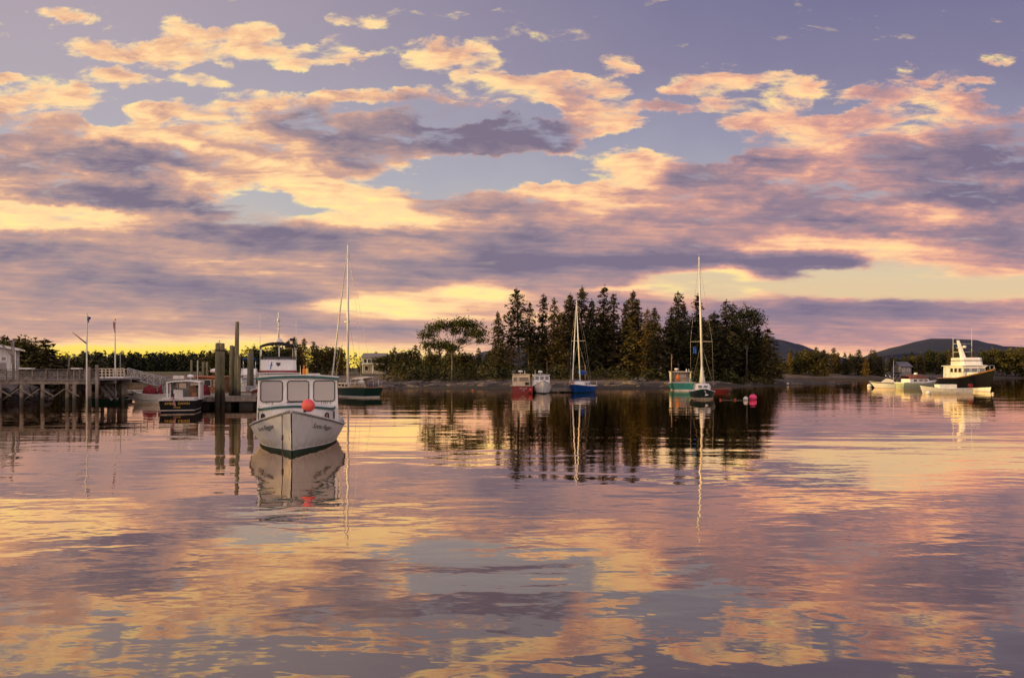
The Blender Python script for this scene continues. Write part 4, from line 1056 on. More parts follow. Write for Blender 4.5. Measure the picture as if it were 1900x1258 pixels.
for i, (px, mm, lb) in enumerate(((564, ORANGE, 'orange pot buoy standing on the roof of the white lobster boat'), (569.5, YELLOW, 'yellow pot buoy with green tip on the roof of the white lobster boat'))):
    D = 28.2; b = thing('pot_buoy', lb, 'buoy', (X(px, D), D, 2.60), 0)
    B = MB(); B.lathe([(.045, 0), (.06, .06), (.06, .26), (.035, .31)], (0, 0, 0), 10); B.build('float', mm, b)
    B = MB(); B.lathe([(.02, .31), (.035, .33), (.03, .42), (.012, .43)], (0, 0, 0), 8); B.build('tip', TEAL if i else ORANGE, b)

# ------------------------------------------------------------------ the tour boat behind it
D = 52; cx = X(504, D + 4)
tb = thing('tour_boat', 'white tour boat with black canopied flybridge and red stripe, behind the lobster boat', 'boat', (cx, D + 5.5, 0), R(-90 + 21))
H = Hull(11.5, 4.3, 1.15, 1.1, 1.95, tr=.86, full=2.4, wfull=1.6, rake=.6, wlk=.8)
H.parts(tb, WORKWHITE, GREENB, WHITE, DECKP, vb=.9, rail=.05, band=(REDP, .22), boot=(REDP, .95))
cabin(tb, -3.5, 2.6, 3.5, 3.1, 1.0, 2.55, WHITE, rake=.3, name='wheelhouse', top_m=WHITE, over=.12, top_t=.07)
for y in (-.98, 0, .98): window(tb, MX((2.42, y, 2.02), (0, 1, 0), (-.18, 0, 1)), .82, .66, .08, BLACKR, DARKGLASS, .035, .03)
for sd in (-1, 1):
    for xc in (1.4, .3, -.8, -1.9): window(tb, MX((xc, sd * 1.68, 2.0), (-sd, 0, 0), (0, 0, 1)), .85, .62, .08, BLACKR, DARKGLASS)
fz = 2.68
ST = MB(); ST.prism([(-2.6, -1.49), (1.5, -1.49), (1.62, -1.2), (1.62, 1.2), (1.5, 1.49), (-2.6, 1.49)], fz, fz + .14); ST.build('flybridge_stripe', REDP, tb)
FB = MB(); FB.prism([(-2.55, -1.42), (1.42, -1.42), (1.55, -1.15), (1.55, 1.15), (1.42, 1.42), (-2.55, 1.42)], fz + .14, fz + 1.02, [(-2.55, -1.38), (1.30, -1.38), (1.43, -1.1), (1.43, 1.1), (1.30, 1.38), (-2.55, 1.38)]); FB.build('flybridge', WHITE, tb, bevel=.03)
frm = MX((1.50, -.55, fz + .55), (0, 1, 0), (-.13, 0, 1))
LG = MB(); LG.add([frm @ Vector(p) for p in ((-.12, -.30, .012), (-.04, -.30, .012), (.06, .30, .012), (-.02, .30, .012))], [(0, 1, 2, 3)]); LG.add([frm @ Vector(p) for p in ((-.10, -.02, .016), (.08, -.02, .016), (.09, .07, .016), (-.09, .07, .016))], [(0, 1, 2, 3)]); LG.build('blue_mark', BLUEINK, tb)
frm = MX((1.50, -.02, fz + .66), (0, 1, 0), (-.13, 0, 1)); LG = MB(); LG.add([frm @ Vector((x, y, .012)) for x, y in ((-.17, .13), (.17, .13), (.16, -.04), (.0, -.18), (-.16, -.04))], [(0, 4, 3, 2, 1)]); LG.build('dark_emblem', INK, tb)
text_on('lettering', 'SEA TOURS', .15, MX((1.50, .05, fz + .36), (0, 1, 0), (-.13, 0, 1)) @ Matrix.Translation((0, 0, .012)), INK, tb)
rz_ = fz + 1.02
grip(tb, [(-2.4, -1.36, rz_ + .26), (1.2, -1.36, rz_ + .26), (1.35, -1.0, rz_ + .26), (1.35, 0, rz_ + .26), (1.35, 1.0, rz_ + .26), (1.2, 1.36, rz_ + .26), (-2.4, 1.36, rz_ + .26)], .028, BLACKR, 'flybridge_rail', post=.28)
WS = MB(); WS.add([(1.36, -1.2, rz_), (1.36, 1.2, rz_), (1.25, 1.18, rz_ + .22), (1.25, -1.18, rz_ + .22)], [(0, 1, 2, 3)]); WS.build('windscreen', DARKGLASS, tb)
cz = rz_ + 1.18
PO = MB()
for (x, y) in ((1.15, -1.34), (1.15, 1.34), (-2.2, -1.34), (-2.2, 1.34)): PO.tube([(x, y, rz_ - .05), (x * .95, y * .97, cz + .02)], .035, 8)
PO.tube([(1.25, .05, rz_ - .1), (1.0, .05, cz + .15)], .05, 8); PO.build('canopy_post', WHITE, tb)
CN = MB(); rows_ = []
for j in range(13):
    f = j / 12 - .5; rows_.append([(x, f * 2.86, cz + .30 * (1 - (2 * abs(f)) ** 2.4) - .05 * abs(x + .5) * .2) for x in (-2.4, -.6, 1.3)])
CN.loft(rows_, closed=False); CN.loft([[(p[0], p[1], p[2] - .09) for p in r] for r in rows_], closed=False)
edge = [r[2] for r in rows_]; CN.loft([edge, [(p[0], p[1], p[2] - .14) for p in edge]], closed=False, smooth=False); edge = [r[0] for r in rows_]; CN.loft([edge, [(p[0], p[1], p[2] - .14) for p in edge]], closed=False, smooth=False)
CN.build('canopy', BLACKCANVAS, tb)
MS = MB(); tz = cz + .3
MS.lathe([(.42, 0), (.36, .12), (.20, .3), (.07, .42)], (0.1, .05, tz - .02), 12); MS.tube([(.1, .05, tz + .3), (.1, .05, tz + 1.2), (.1, .05, tz + 2.55)], [.07, .06, .05], 8)
MS.box((.1, .05, tz + 1.35), (.2, .5, .05)); MS.lathe([(.10, 0), (.13, .1), (.10, .3), (.05, .36)], (.1, .05, tz + 1.75), 10); MS.bar((.1, -.75, tz + 2.2), (.1, .75, tz + 2.2), .025); MS.bar((.1, -.72, tz + 2.2), (.1, -.72, tz + 2.0), .09); MS.bar((.1, .3, tz + 2.2), (.1, .3, tz + 2.62), .03); MS.bar((.1, .72, tz + 2.2), (.1, .72, tz + 2.36), .03)
MS.build('mast', MAST, tb)
whip(tb, .9, -1.42, 2.7, Z(582, 55), .022); whip(tb, .9, 1.42, 2.7, Z(588, 55), .022)
FL = MB(); FL.tube([(-1.2, 1.0, cz + .2), (-1.2, 1.0, cz + .72)], .012, 6); FL.build('flag_staff', MAST, tb)
def flag_mesh(w, h, amp, seed, nx=10, ny=6, droop=0.0):
    V = []; F = []
    for i in range(nx + 1):
        for j in range(ny + 1):
            u = i / nx; v = j / ny
            V.append((u * w, amp * math.sin(u * 7 + v * 2 + seed) * u, -v * h - droop * u * u))
    for i in range(nx):
        for j in range(ny): a = i * (ny + 1) + j; F.append((a, a + 1, a + ny + 2, a + ny + 1))
    return V, F
V_, F_ = flag_mesh(.34, .22, .05, 1); B = MB(); B.add(V_, F_, True); fo = B.build('flag', CANVAS); fo.matrix_world = Matrix.Translation(world(tb, (-1.2, 1.0, cz + .72))); tag(fo, 'small dark flag flying from the canopy of the tour boat', 'flag')

# ------------------------------------------------------------------ sailing boats
def rig(root, mx, zdeck, ztop, L, B, bowz, r=.075, spread=.55, sw=.9, lean=(0, 0), jib=True, boomlen=0, backstay=True, cover=None, radar_z=None, wires=.011, jr=.06):
    top = Vector((mx + lean[0], lean[1], ztop)); foot = Vector((mx, 0, zdeck))
    M_ = MB(); M_.tube([foot, foot.lerp(top, .5), top], [r, r, r * .62], 10); M_.tube([top, top + Vector((0, 0, .35))], .012, 5); M_.build('mast', MAST, root)
    S_ = MB(); sp = foot.lerp(top, spread)
    S_.bar(sp + Vector((0, -sw, 0)), sp + Vector((0, sw, 0)), .045, .03); S_.build('spreader', MAST, root)
    bow = Vector((L / 2 - .15, 0, bowz)); W_ = MB()
    for sd in (-1, 1):
        ch = Vector((mx - .25, sd * B * .46, zdeck - .25)); W_.tube([ch, sp + Vector((0, sd * sw, 0)), top - Vector((0, 0, .2))], wires, 4, caps=False)
        W_.tube([Vector((mx + .35, sd * B * .45, zdeck - .25)), sp - Vector((0, 0, .1))], wires, 4, caps=False)
    if backstay: W_.tube([Vector((-L / 2 + .1, 0, zdeck - .2)), top], wires, 4, caps=False)
    if not jib: W_.tube([bow, top], wires, 4, caps=False)
    W_.build('rigging', WIRE, root)
    if jib:
        J = MB(); a = bow + Vector((-.05, 0, .25)); b = bow.lerp(top, .97); J.tube([a, a.lerp(b, .04), a.lerp(b, .35), a.lerp(b, .8), b], [.03, jr, jr * .95, jr * .6, .02], 8); J.build('furled_jib', SAIL, root)
    if boomlen:
        bz = zdeck + .95; J = MB(); J.tube([(mx - .1, 0, bz), (mx - boomlen, 0, bz + .1)], .05, 8); J.build('boom', MAST, root)
        J = MB(); J.tube([(mx - .12, 0, bz + .55), (mx - .22, 0, bz + .3), (mx - boomlen * .4, 0, bz + .22), (mx - boomlen * .97, 0, bz + .2)], [.12 if cover else .09, .36 if cover else .2, .30 if cover else .17, .10], 10); J.build('sail_cover' if cover else 'furled_sail', cover or SAIL, root)
    if radar_z:
        q = foot.lerp(top, (radar_z - zdeck) / (ztop - zdeck)); J = MB(); J.box(q + Vector((.22, 0, 0)), (.34, .06, .06)); J.lathe([(.2, 0), (.26, .05), (.26, .16), (.18, .24)], q + Vector((.36, 0, .04)), 12); J.build('radar', WHITE, root)
def pulpit(root, H, t0, t1, z=.62, name='pulpit'):
    Bm = MB(); pts = []
    ts = [t0 + (t1 - t0) * k / 4 for k in range(5)]
    for sd in (1, -1):
        row = [H.p(t, 0, sd, -.06) + Vector((0, 0, z)) for t in ts]
        Bm.tube(row, .016, 6)
        for p_, t in zip(row, ts): Bm.tube([p_, H.p(t, 0, sd, -.06)], .014, 5)
    Bm.tube([H.p(ts[-1], 0, 1, -.06) + Vector((0, 0, z)), H.p(ts[-1], 0, -1, -.06) + Vector((0, 0, z))], .016, 6)
    return Bm.build(name, STEEL, root)
# green sloop beside the tour boat
D0 = 75.5
gs = thing('sailing_yacht', 'dark green sloop with tall white mast and radar, moored right of the tour boat', 'sailboat', (X(652, D0), D0, 0), R(128))
H = Hull(11.0, 3.4, 1.05, .95, 1.45, tr=.62, full=2.0, wfull=1.35, rake=1.3, wlk=.82, srake=.5)
H.parts(gs, DKGREEN, WORKWHITE, WOODWARM, CREAM, vb=.86, boot=(WHITE, .97), rail=.045)
T = MB(); T.prism([(-1.6, -1.05), (1.9, -.85), (2.5, -.5), (2.5, .5), (1.9, .85), (-1.6, 1.05)], .92, 1.48, [(-1.5, -.95), (1.8, -.75), (2.3, -.42), (2.3, .42), (1.8, .75), (-1.5, .95)]); T.build('cabin_trunk', CREAM, gs, bevel=.05)
for sd in (-1, 1):
    for xc in (-.9, .1, 1.1): window(gs, MX((xc, sd * (.99 - .05 * (xc + .9)), 1.22), (-sd, 0, 0), (0, 0, 1)), .6, .24, .1, STEEL, DARKGLASS, .025, .02)
T = MB(); rows_ = []
for x, hw, hz in ((-1.5, .95, 1.52), (-1.9, 1.0, 2.0), (-2.6, 1.0, 2.1), (-3.9, .95, 2.12), (-4.6, .9, 2.02)):
    rows_.append([(x, -hw, hz - .22), (x, -hw * .8, hz), (x, 0, hz + .08), (x, hw * .8, hz), (x, hw, hz - .22)])
T.loft(rows_, closed=False); T.build('dodger', CREAM, gs)
T = MB()
for x in (-2.0, -3.2, -4.5):
    for sd in (-1, 1): T.tube([(x, sd * 1.0, 1.9), (x, sd * 1.05, .95)], .025, 6)
T.build('dodger_frame', STEEL, gs)
rig(gs, .9, 1.45, Z(452, D0), 11.0, 3.3, 1.5, r=.13, spread=.52, sw=1.05, boomlen=0, radar_z=Z(599, D0), wires=.013, jr=.10, backstay=True)
pulpit(gs, H, .80, .97); pulpit(gs, H, .03, .30, name='stern_rail')
T = MB(); T.tube([(-4.9, .9, 1.6), (-4.9, .95, 1.62), (-4.0, 1.0, 1.62)], .16, 10); T.build('life_raft', WHITE, gs)
# blue sloop by the float
D0 = 89.5
bs = thing('sailing_yacht', 'bright blue sloop with leaning mast and blue sail cover, tied to the bare float', 'sailboat', (X(1079, D0), D0, 0), R(-90 - 22))
H = Hull(8.5, 3.25, .85, .8, 1.15, tr=.6, full=2.0, wfull=1.35, rake=1.0, wlk=.82, srake=.4)
H.parts(bs, BLUEP, DKGREEN, WHITE, WORKWHITE, vb=.9, rail=.04)
T = MB(); T.prism([(-1.2, -.95), (1.5, -.75), (2.0, -.4), (2.0, .4), (1.5, .75), (-1.2, .95)], .78, 1.42, [(-1.1, -.85), (1.35, -.66), (1.75, -.34), (1.75, .34), (1.35, .66), (-1.1, .85)]); T.build('cabin_trunk', WHITE, bs, bevel=.05)
for sd in (-1, 1):
    for xc in (-.6, .5): window(bs, MX((xc, sd * (.93 - .06 * (xc + .6)), 1.12), (-sd, 0, 0), (0, 0, 1)), .6, .26, .1, STEEL, DARKGLASS, .025, .02)
rig(bs, .6, 1.35, Z(557, D0), 8.5, 3.1, 1.2, r=.085, spread=.50, sw=.95, lean=(-.1, -.55), boomlen=3.0, cover=BLUECANVAS, wires=.011, jr=.085)
pulpit(bs, H, .80, .97); pulpit(bs, H, .03, .3, name='stern_rail')
T = MB(); T.tube([(-3.2, -.4, .8), (-3.2, -.4, 3.6)], .05, 8); T.build('mizzen_post', WOODWARM, bs)
# small dark green sloop on its own mooring
D0 = 66.5
ss = thing('sailing_yacht', 'small dark green sloop moored bow on, sail bundled at the foot of its mast', 'sailboat', (X(1305, D0 + 2.2), D0 + 2.6, 0), R(-90 - 13))
H = Hull(7.0, 2.55, .72, .68, 1.08, tr=.62, full=2.1, wfull=1.4, rake=.7, wlk=.84, srake=.3)
H.parts(ss, DKGREEN, CREAM, WHITE, WORKWHITE, vb=.82, boot=(CREAM, 1.02), rail=.04)
T = MB(); T.prism([(-1.4, -.88), (1.1, -.8), (1.6, -.5), (1.6, .5), (1.1, .8), (-1.4, .88)], .66, 1.5, [(-1.3, -.74), (.85, -.64), (1.15, -.38), (1.15, .38), (.85, .64), (-1.3, .74)]); T.build('cabin_trunk', WHITE, ss, bevel=.06)
window(ss, MX((1.44, -.27, 1.22), (0, 1, 0), (-.5, 0, 1)), .44, .34, .08, WHITE, DARKGLASS, .03, .02); window(ss, MX((1.44, .27, 1.22), (0, 1, 0), (-.5, 0, 1)), .44, .34, .08, WHITE, DARKGLASS, .03, .02)
for sd in (-1, 1):
    for xc in (-.7, .3): window(ss, MX((xc, sd * .79, 1.2), (-sd, 0, 0), (0, sd * -.15, 1)), .6, .3, .1, WHITE, DARKGLASS, .025, .02)
rig(ss, .35, 1.45, Z(476, D0 + 2), 7.0, 2.4, 1.1, r=.105, spread=.335, sw=1.05, lean=(-.1, -.32), boomlen=2.6, wires=.011, jib=False)
T = MB(); T.tube([(.45, 0, 1.45), (.42, -.02, 1.9), (.38, -.05, 2.6), (.36, -.06, 3.2)], [.32, .27, .17, .10], 10); T.build('bundled_sail', SAIL, ss)
AN = MB(); AN.bar((3.3, .05, .95), (3.38, .28, .45), .06); AN.bar((3.38, .12, .45), (3.4, .40, .5), .09); AN.build('anchor', STEEL, ss)
V_, F_ = flag_mesh(.3, .7, .05, 2); B = MB(); B.add(V_, F_, True); fo = B.build('pennant', BLUECANVAS); fo.location = (X(1286, D0 + 2), D0 + 2, Z(643, D0 + 2)); tag(fo, 'blue pennant hanging under the spreader of the small green sloop', 'flag')

# ------------------------------------------------------------------ small boats by the point
D0 = 85
rb = thing('lobster_boat', 'red hulled lobster boat with cream wheelhouse, seen from its stern', 'boat', (X(967, D0 + 3), D0 + 3.2, 0), R(90 + 3))
H = Hull(7.4, 2.75, .95, .82, 1.25, tr=.9, full=2.4, wfull=1.6, rake=.4, wlk=.86)
H.parts(rb, REDP, REDP, CREAM, DECKP, vb=.9, rail=.05, drop=.5)
T = MB(); T.prism([(-1.6, -1.18), (1.4, -1.1), (1.4, 1.1), (-1.6, 1.18)], .5, .9); T.build('coaming', CREAM, rb)
cabin(rb, -.2, 1.9, 2.3, 2.1, .88, 2.3, CREAM, rake=.2, name='wheelhouse', top_m=CREAM, over=.12)
window(rb, MX((-.21, -.35, 1.72), (0, -1, 0), (0, 0, 1)), 1.3, .62, .05, CREAM, DARKGLASS, .05, .03); window(rb, MX((-.21, .78, 1.72), (0, -1, 0), (0, 0, 1)), .55, .62, .05, CREAM, DARKGLASS, .05, .03)
for sd in (-1, 1): window(rb, MX((.8, sd * 1.09, 1.75), (-sd, 0, 0), (0, 0, 1)), 1.1, .55, .05, CREAM, DARKGLASS, .05, .03)
T = MB(); T.box((-.27, -.75, 1.15), (.1, .5, .35)); T.build('instrument_box', BLACKR, rb)
radar(rb, .5, .05, 2.4, .3); whip(rb, .4, -.5, 2.4, 2.85, .05)
text_on('name_lettering', 'SEA GLASS', .20, MX((-3.72, 0, .62), (0, -1, 0), (0, 0, 1)), WHITEINK, rb); text_on('port_lettering', 'MAINE', .14, MX((-3.72, 0, .36), (0, -1, 0), (0, 0, 1)), WHITEINK, rb)
b = thing('fender', 'red ball fender hanging at the stern corner of the red lobster boat', 'fender', (X(984.5, 84), 84, .38)); B = MB(); B.ball((0, 0, 0), .27, 14, 8, 1.1); B.build('ball', BUOYR, b); B = MB(); B.tube([(0, 0, .26), (.02, .1, .75)], .02, 5); B.build('lanyard', BLACKR, b)
D0 = 83
wb = thing('lobster_boat', 'small white lobster boat with flared bow toward the viewer, beside the red one', 'boat', (X(1005, D0 + 3), D0 + 3.3, 0), R(-90 + 2))
H = Hull(7.2, 2.55, .8, .75, 1.65, tr=.86, full=2.3, wfull=1.5, rake=.5, wlk=.78)
H.parts(wb, WHITE, GREENB, WHITE, DECKP, vb=.9, rail=.05)
cabin(wb, -1.6, .9, 2.1, 1.95, .8, 2.25, WHITE, rake=.25, name='wheelhouse', top_m=WHITE, over=.1)
for y in (-.62, 0, .62): window(wb, MX((.76, y, 1.88), (0, 1, 0), (-.17, 0, 1)), .52, .5, .05, WHITE, DARKGLASS, .035, .02)
for sd in (-1, 1): window(wb, MX((-.4, sd * 1.0, 1.8), (-sd, 0, 0), (0, 0, 1)), 1.2, .5, .05, WHITE, DARKGLASS, .035, .02)
T = MB(); T.prism([(.8, -.8), (1.9, -.6), (2.4, -.2), (2.4, .2), (1.9, .6), (.8, .8)], 1.0, 1.48); T.build('trunk_cabin', WHITE, wb, bevel=.05)
radar(wb, -.1, -.15, 2.35, .28); whip(wb, -.6, .75, 2.2, Z(668, 87), .03, WOODWARM); whip(wb, -.2, -.8, 2.3, 2.9, .03); 
def float_dock(name, label, loc, rz, L, Wd_, h, zt, m, posts=(), grp=None):
    f = thing(name, label, 'floating dock', loc, rz)
    B = MB(); n = max(4, int(L / .3))
    for i in range(n): B.box((-L / 2 + L * (i + .5) / n, 0, zt - .025), (L / n - .018, Wd_, .05))
    B.build('decking', m, f)
    B = MB()
    for sd in (-1, 1): B.box((0, sd * (Wd_ / 2 - .06), zt - .2), (L, .1, .29))
    for sx in (-1, 1): B.box((sx * (L / 2 - .05), 0, zt - .2), (.1, Wd_ - .24, .29))
    B.build('frame', WOOD, f)
    B = MB(); k = max(2, int(L / 1.6))
    for i in range(k): B.box((-L / 2 + L * (i + .5) / k, 0, (zt - .35) / 2 - .15), (L / k * .62, Wd_ * .86, zt - .35 + .28))
    B.build('flotation', BLACKR, f)
    if posts:
        B = MB()
        for (x, y, hh) in posts: B.box((x, y, zt + hh / 2), (.16, .16, hh))
        B.build('bollard_posts', WOOD, f)
    return f
float_dock('floating_dock', 'bare grey float between the small white lobster boat and the blue sloop', (X(1037, 88), 89, 0), R(10), 4.6, 3.0, .5, .52, GREYWOOD, [(-1.9, -1.3, .5), (1.2, 1.2, .9)])
b = thing('bait_barrel', 'orange barrel on the bare float by the blue sloop', 'barrel', (X(1060.5, 88), 88, .52)); B = MB(); B.lathe([(.26, 0), (.29, .3), (.29, .6), (.26, .9), (.2, .92)], n=14); B.build('drum', ORANGEP, b); B = MB(); B.lathe([(.27, .9), (.27, .97), (.1, .98)], n=14); B.build('lid', BLACKR, b)
D0 = 97
teb = thing('fishing_boat', 'teal hulled fishing boat with open back wheelhouse, behind the small green sloop', 'boat', (X(1263, D0 + 3), D0 + 3.2, 0), R(90 - 6))
H = Hull(8.2, 3.3, 1.15, 1.0, 1.5, tr=.9, full=2.4, wfull=1.6, rake=.4, wlk=.88)
H.parts(teb, TEALHULL, WORKWHITE, WORKWHITE, DECKP, vb=.86, rail=.05, drop=.55)
T = MB(); T.prism([(-.65, -1.45), (1.03, -1.45), (1.03, 1.45), (-.65, 1.45), (-.65, 1.39), (.97, 1.39), (.97, -1.39), (-.65, -1.39)], .95, 2.62); T.build('wheelhouse', WORKWHITE, teb)
T = MB(); T.box((.2, 0, 2.68), (2.1, 3.1, .10)); T.build('roof', WORKWHITE, teb, bevel=.03)
window(teb, MX((.95, -.5, 2.0), (0, -1, 0), (0, 0, 1)), 1.1, .6, .05, GREY, GLASS, .05, .03)
T = MB(); T.box((-.7, -1.3, 1.35), (.5, .25, .7)); T.box((.7, .4, 1.4), (.5, 1.0, .8)); T.build('console', GREY, teb)
T = MB(); T.tube([(-.9, 1.35, .9), (-.9, 1.38, 3.8), (-.85, 1.36, Z(657, 100))], [.07, .06, .05], 8); T.bar((-.9, 1.38, 4.3), (-.75, 1.2, 4.9), .06); T.build('hauling_boom', WOODWARM, teb)
radar(teb, .4, .5, 2.72, .3); whip(teb, .2, -.9, 2.7, 3.1, .08); whip(teb, .0, -1.2, 2.7, 3.1, .06)
b = thing('oilskins', 'bright orange oilskins hanging under the roof of the teal fishing boat', 'oilskins', (X(1258, 98.4), 98.4, 1.25)); b.scale = (.75, .75, .85); B = MB(); B.loft([[(-.2, -.12, 0), (.2, -.12, 0), (.22, .12, 0), (-.22, .12, 0)], [(-.3, -.15, .55), (.3, -.15, .55), (.3, .15, .55), (-.3, .15, .55)], [(-.32, -.14, .95), (.32, -.14, .95), (.32, .14, .95), (-.32, .14, .95)], [(-.1, -.06, 1.25), (.1, -.06, 1.25), (.1, .06, 1.25), (-.1, .06, 1.25)]], cap0=True, cap1=True); B.build('jacket', ORANGE, b)
B = MB(); B.bar((-.3, 0, .8), (-.38, -.05, .2), .16); B.bar((.3, 0, .8), (.38, -.05, .2), .16); B.build('sleeves', ORANGE, b)
def skiff(name, label, loc, rz, L, Bm, zs, zb, mh, mbot, mrail, min_=None, **k):
    s = thing(name, label, 'boat', loc, rz); Hh = Hull(L, Bm, zs, zs * .95, zb, tr=.84, full=2.2, wfull=1.5, rake=.3, wlk=.84, **k)
    Hh.parts(s, mh, mbot, mrail, min_ or DECKP, vb=.9, drop=zs * .62, rail=.03)
    T = MB()
    for x in (-L * .22, L * .08): T.box((x, 0, zs * .72), (.24, Bm * .86, .04))
    T.build('thwart', WOODWARM, s); return s, Hh
def outboard(root, x, z, m=None):
    T = MB(); T.loft([[(x - .28, -.14, z + .28), (x + .1, -.14, z + .28), (x + .1, .14, z + .28), (x - .28, .14, z + .28)], [(x - .32, -.16, z + .5), (x + .12, -.16, z + .5), (x + .12, .16, z + .5), (x - .32, .16, z + .5)], [(x - .24, -.12, z + .66), (x + .06, -.12, z + .66), (x + .06, .12, z + .66), (x - .24, .12, z + .66)]], cap0=True, cap1=True, smooth=False)
    T.box((x - .12, 0, z - .05), (.16, .1, .7)); T.box((x - .12, 0, z - .55), (.3, .06, .3)); return T.build('outboard_motor', m or SKIN, root)
skiff('dinghy', 'dark red dinghy just right of the small green sloop', (X(1339, 92), 92, 0), R(8), 2.6, 1.2, .36, .5, REDP, REDP, WOODWARM)

# ------------------------------------------------------------------ motor boats on the right
my = thing('motor_yacht', 'black hulled motor yacht with white flybridge and leaning radar mast', 'boat', (64.9, 96.6, 0), R(-98)); my.scale = (1, 1, 1.1)
H = Hull(12.0, 4.0, 1.55, 1.6, 2.75, tr=.86, full=2.2, wfull=1.4, rake=1.0, wlk=.8)
H.parts(my, BLACKP, REDP, WOODWARM, DECKP, vb=.80, boot=(WHITE, .99), rail=.07, drop=.25)
BW = MB()
for sd in (1, -1): BW.loft([[H.p(i / 26, 0, sd, .012) + Vector((0, 0, .02)) for i in range(27)], [H.p(i / 26, .035, sd, .012) for i in range(27)]], closed=False)
BW.build('gold_bulwark', mat('golden_wood', (.52, .33, .10), .4, var=.1), my)
cabin(my, -4.6, 1.1, 3.1, 3.0, 1.4, 3.15, WHITE, rake=.35, name='saloon', top_m=WHITE, over=.2, top_t=.09)
for sd in (-1, 1):
    for xc in (.2, -.95, -2.1): window(my, MX((xc, sd * (1.52), 2.62), (-sd, 0, 0), (0, 0, 1)), .85, .6, .1, WORKWHITE, DARKGLASS, .04, .03)
for y in (-.98, 0, .98): window(my, MX((.97, y, 2.62), (0, 1, 0), (-.2, 0, 1)), .82, .55, .08, WORKWHITE, DARKGLASS, .04, .03)
T = MB(); T.prism([(-2.6, -1.45), (.3, -1.45), (.6, -1.1), (.6, 1.1), (.3, 1.45), (-2.6, 1.45)], 3.245, 4.25, [(-2.6, -1.40), (.0, -1.40), (.28, -1.05), (.28, 1.05), (.0, 1.40), (-2.6, 1.40)]); T.build('flybridge', WHITE, my, bevel=.05)
T = MB(); pl = [(-2.62, -1.44, 3.86), (.12, -1.44, 3.86), (.43, -1.09, 3.86), (.43, 1.09, 3.86), (.12, 1.44, 3.86), (-2.62, 1.44, 3.86)]
for a_, b_ in zip(pl[:-1], pl[1:]): T.bar(a_, b_, .05, .09)
T.build('flybridge_stripe', CANVAS, my)
T = MB(); T.loft([[(-2.1, -.40, 4.2), (-1.5, -.36, 4.2), (-1.5, .14, 4.2), (-2.1, .14, 4.2)], [(-2.5, -.70, 6.55), (-2.22, -.68, 6.55), (-2.22, -.46, 6.55), (-2.5, -.46, 6.55)]], cap0=True, cap1=True, smooth=False); T.build('mast', WHITE, my)
T = MB(); T.box((-2.1, -.25, 5.55), (.4, 1.1, .06)); T.lathe([(.2, 0), (.26, .06), (.26, .18), (.16, .26)], (-1.95, .12, 5.58), 14); T.build('radar', WHITE, my)
T = MB()
for y in (-1.25, 1.25): T.tube([(-2.3, y, 4.2), (-2.3, y, 6.9)], .03, 6)
for z_ in (5.0, 6.1): T.tube([(-2.3, -1.25, z_), (-2.3, 1.25, z_)], .025, 6)
T.build('antenna_frame', MAST, my)
whip(my, -2.4, 1.3, 4.2, Z(618, 100), .02); T = MB(); T.box((-3.8, 0, 2.55), (1.3, 2.9, .06)); T.build('aft_deck', WORKWHITE, my)
grip(my, [H.p(t, 0, sd_, -.1) + Vector((0, 0, .62)) for sd_, ts in ((1, (.6, .72, .84, .95)),) for t in ts] + [H.p(t, 0, -1, -.1) + Vector((0, 0, .62)) for t in (.95, .84, .72, .6)], .022, STEEL, 'bow_rail', post=.66)
T = MB(); T.prism([(1.2, -1.1), (2.9, -.8), (3.4, -.3), (3.4, .3), (2.9, .8), (1.2, 1.1)], 1.7, 2.35); T.build('trunk_cabin', WHITE, my, bevel=.06)
T = MB(); T.ball((-4.75, -1.2, 1.95), .22); T.build('fender', BUOYR, my)
# open white skiff in front of the yacht
D0 = 84.5
sk, Hs = skiff('motor_skiff', 'low white open skiff lying in front of the black motor yacht', (X(1753, D0), D0, 0), R(180 - 4), 5.9, 1.9, .62, .92, WORKWHITE, WORKWHITE, WHITE, WHITE)
T = MB(); T.box((-.1, 0, .82), (2.1, 1.1, .62)); T.build('seat_box', WHITE, sk, bevel=.05); outboard(sk, -2.95, .55, MAROON)
# white runabout with navy bimini
D0 = 112
rn = thing('runabout', 'white runabout with navy bimini top and dark sheer stripe', 'boat', (X(1652, D0), D0, 0), R(180 - 12))
H = Hull(6.4, 2.3, .85, .8, 1.05, tr=.86, full=2.1, wfull=1.4, rake=.9, wlk=.8); H.parts(rn, WHITE, WORKWHITE, WHITE, WHITE, vb=.9, drop=.05, rail=.03, band=(CANVAS, .16))
T = MB(); T.loft([[(1.2, -.85, .92), (1.2, .85, .92)], [(.5, -.75, 1.5), (.5, .75, 1.5)]], closed=False, smooth=False); T.loft([[(1.2, .85, .92), (-.3, .95, .92)], [(.5, .75, 1.5), (-.3, .85, 1.3)]], closed=False, smooth=False); T.loft([[(1.2, -.85, .92), (-.3, -.95, .92)], [(.5, -.75, 1.5), (-.3, -.85, 1.3)]], closed=False, smooth=False); T.build('windscreen', MAST, rn)
T = MB(); T.loft([[(x, -.95, z_ - .1), (x, -.6, z_), (x, .6, z_), (x, .95, z_ - .1)] for x, z_ in ((.7, 2.35), (.1, 2.6), (-.9, 2.6), (-1.5, 2.42))], closed=False); T.loft([[(x, -.95, z_ - .2), (x, -.6, z_ - .1), (x, .6, z_ - .1), (x, .95, z_ - .2)] for x, z_ in ((.7, 2.35), (.1, 2.6), (-.9, 2.6), (-1.5, 2.42))], closed=False); T.build('bimini_top', CANVAS, rn)
T = MB()
for sd in (-1, 1): T.tube([(-.5, sd * 1.0, .8), (.6, sd * .93, 2.25)], .02, 5); T.tube([(-.5, sd * 1.0, .8), (-1.4, sd * .93, 2.3)], .02, 5)
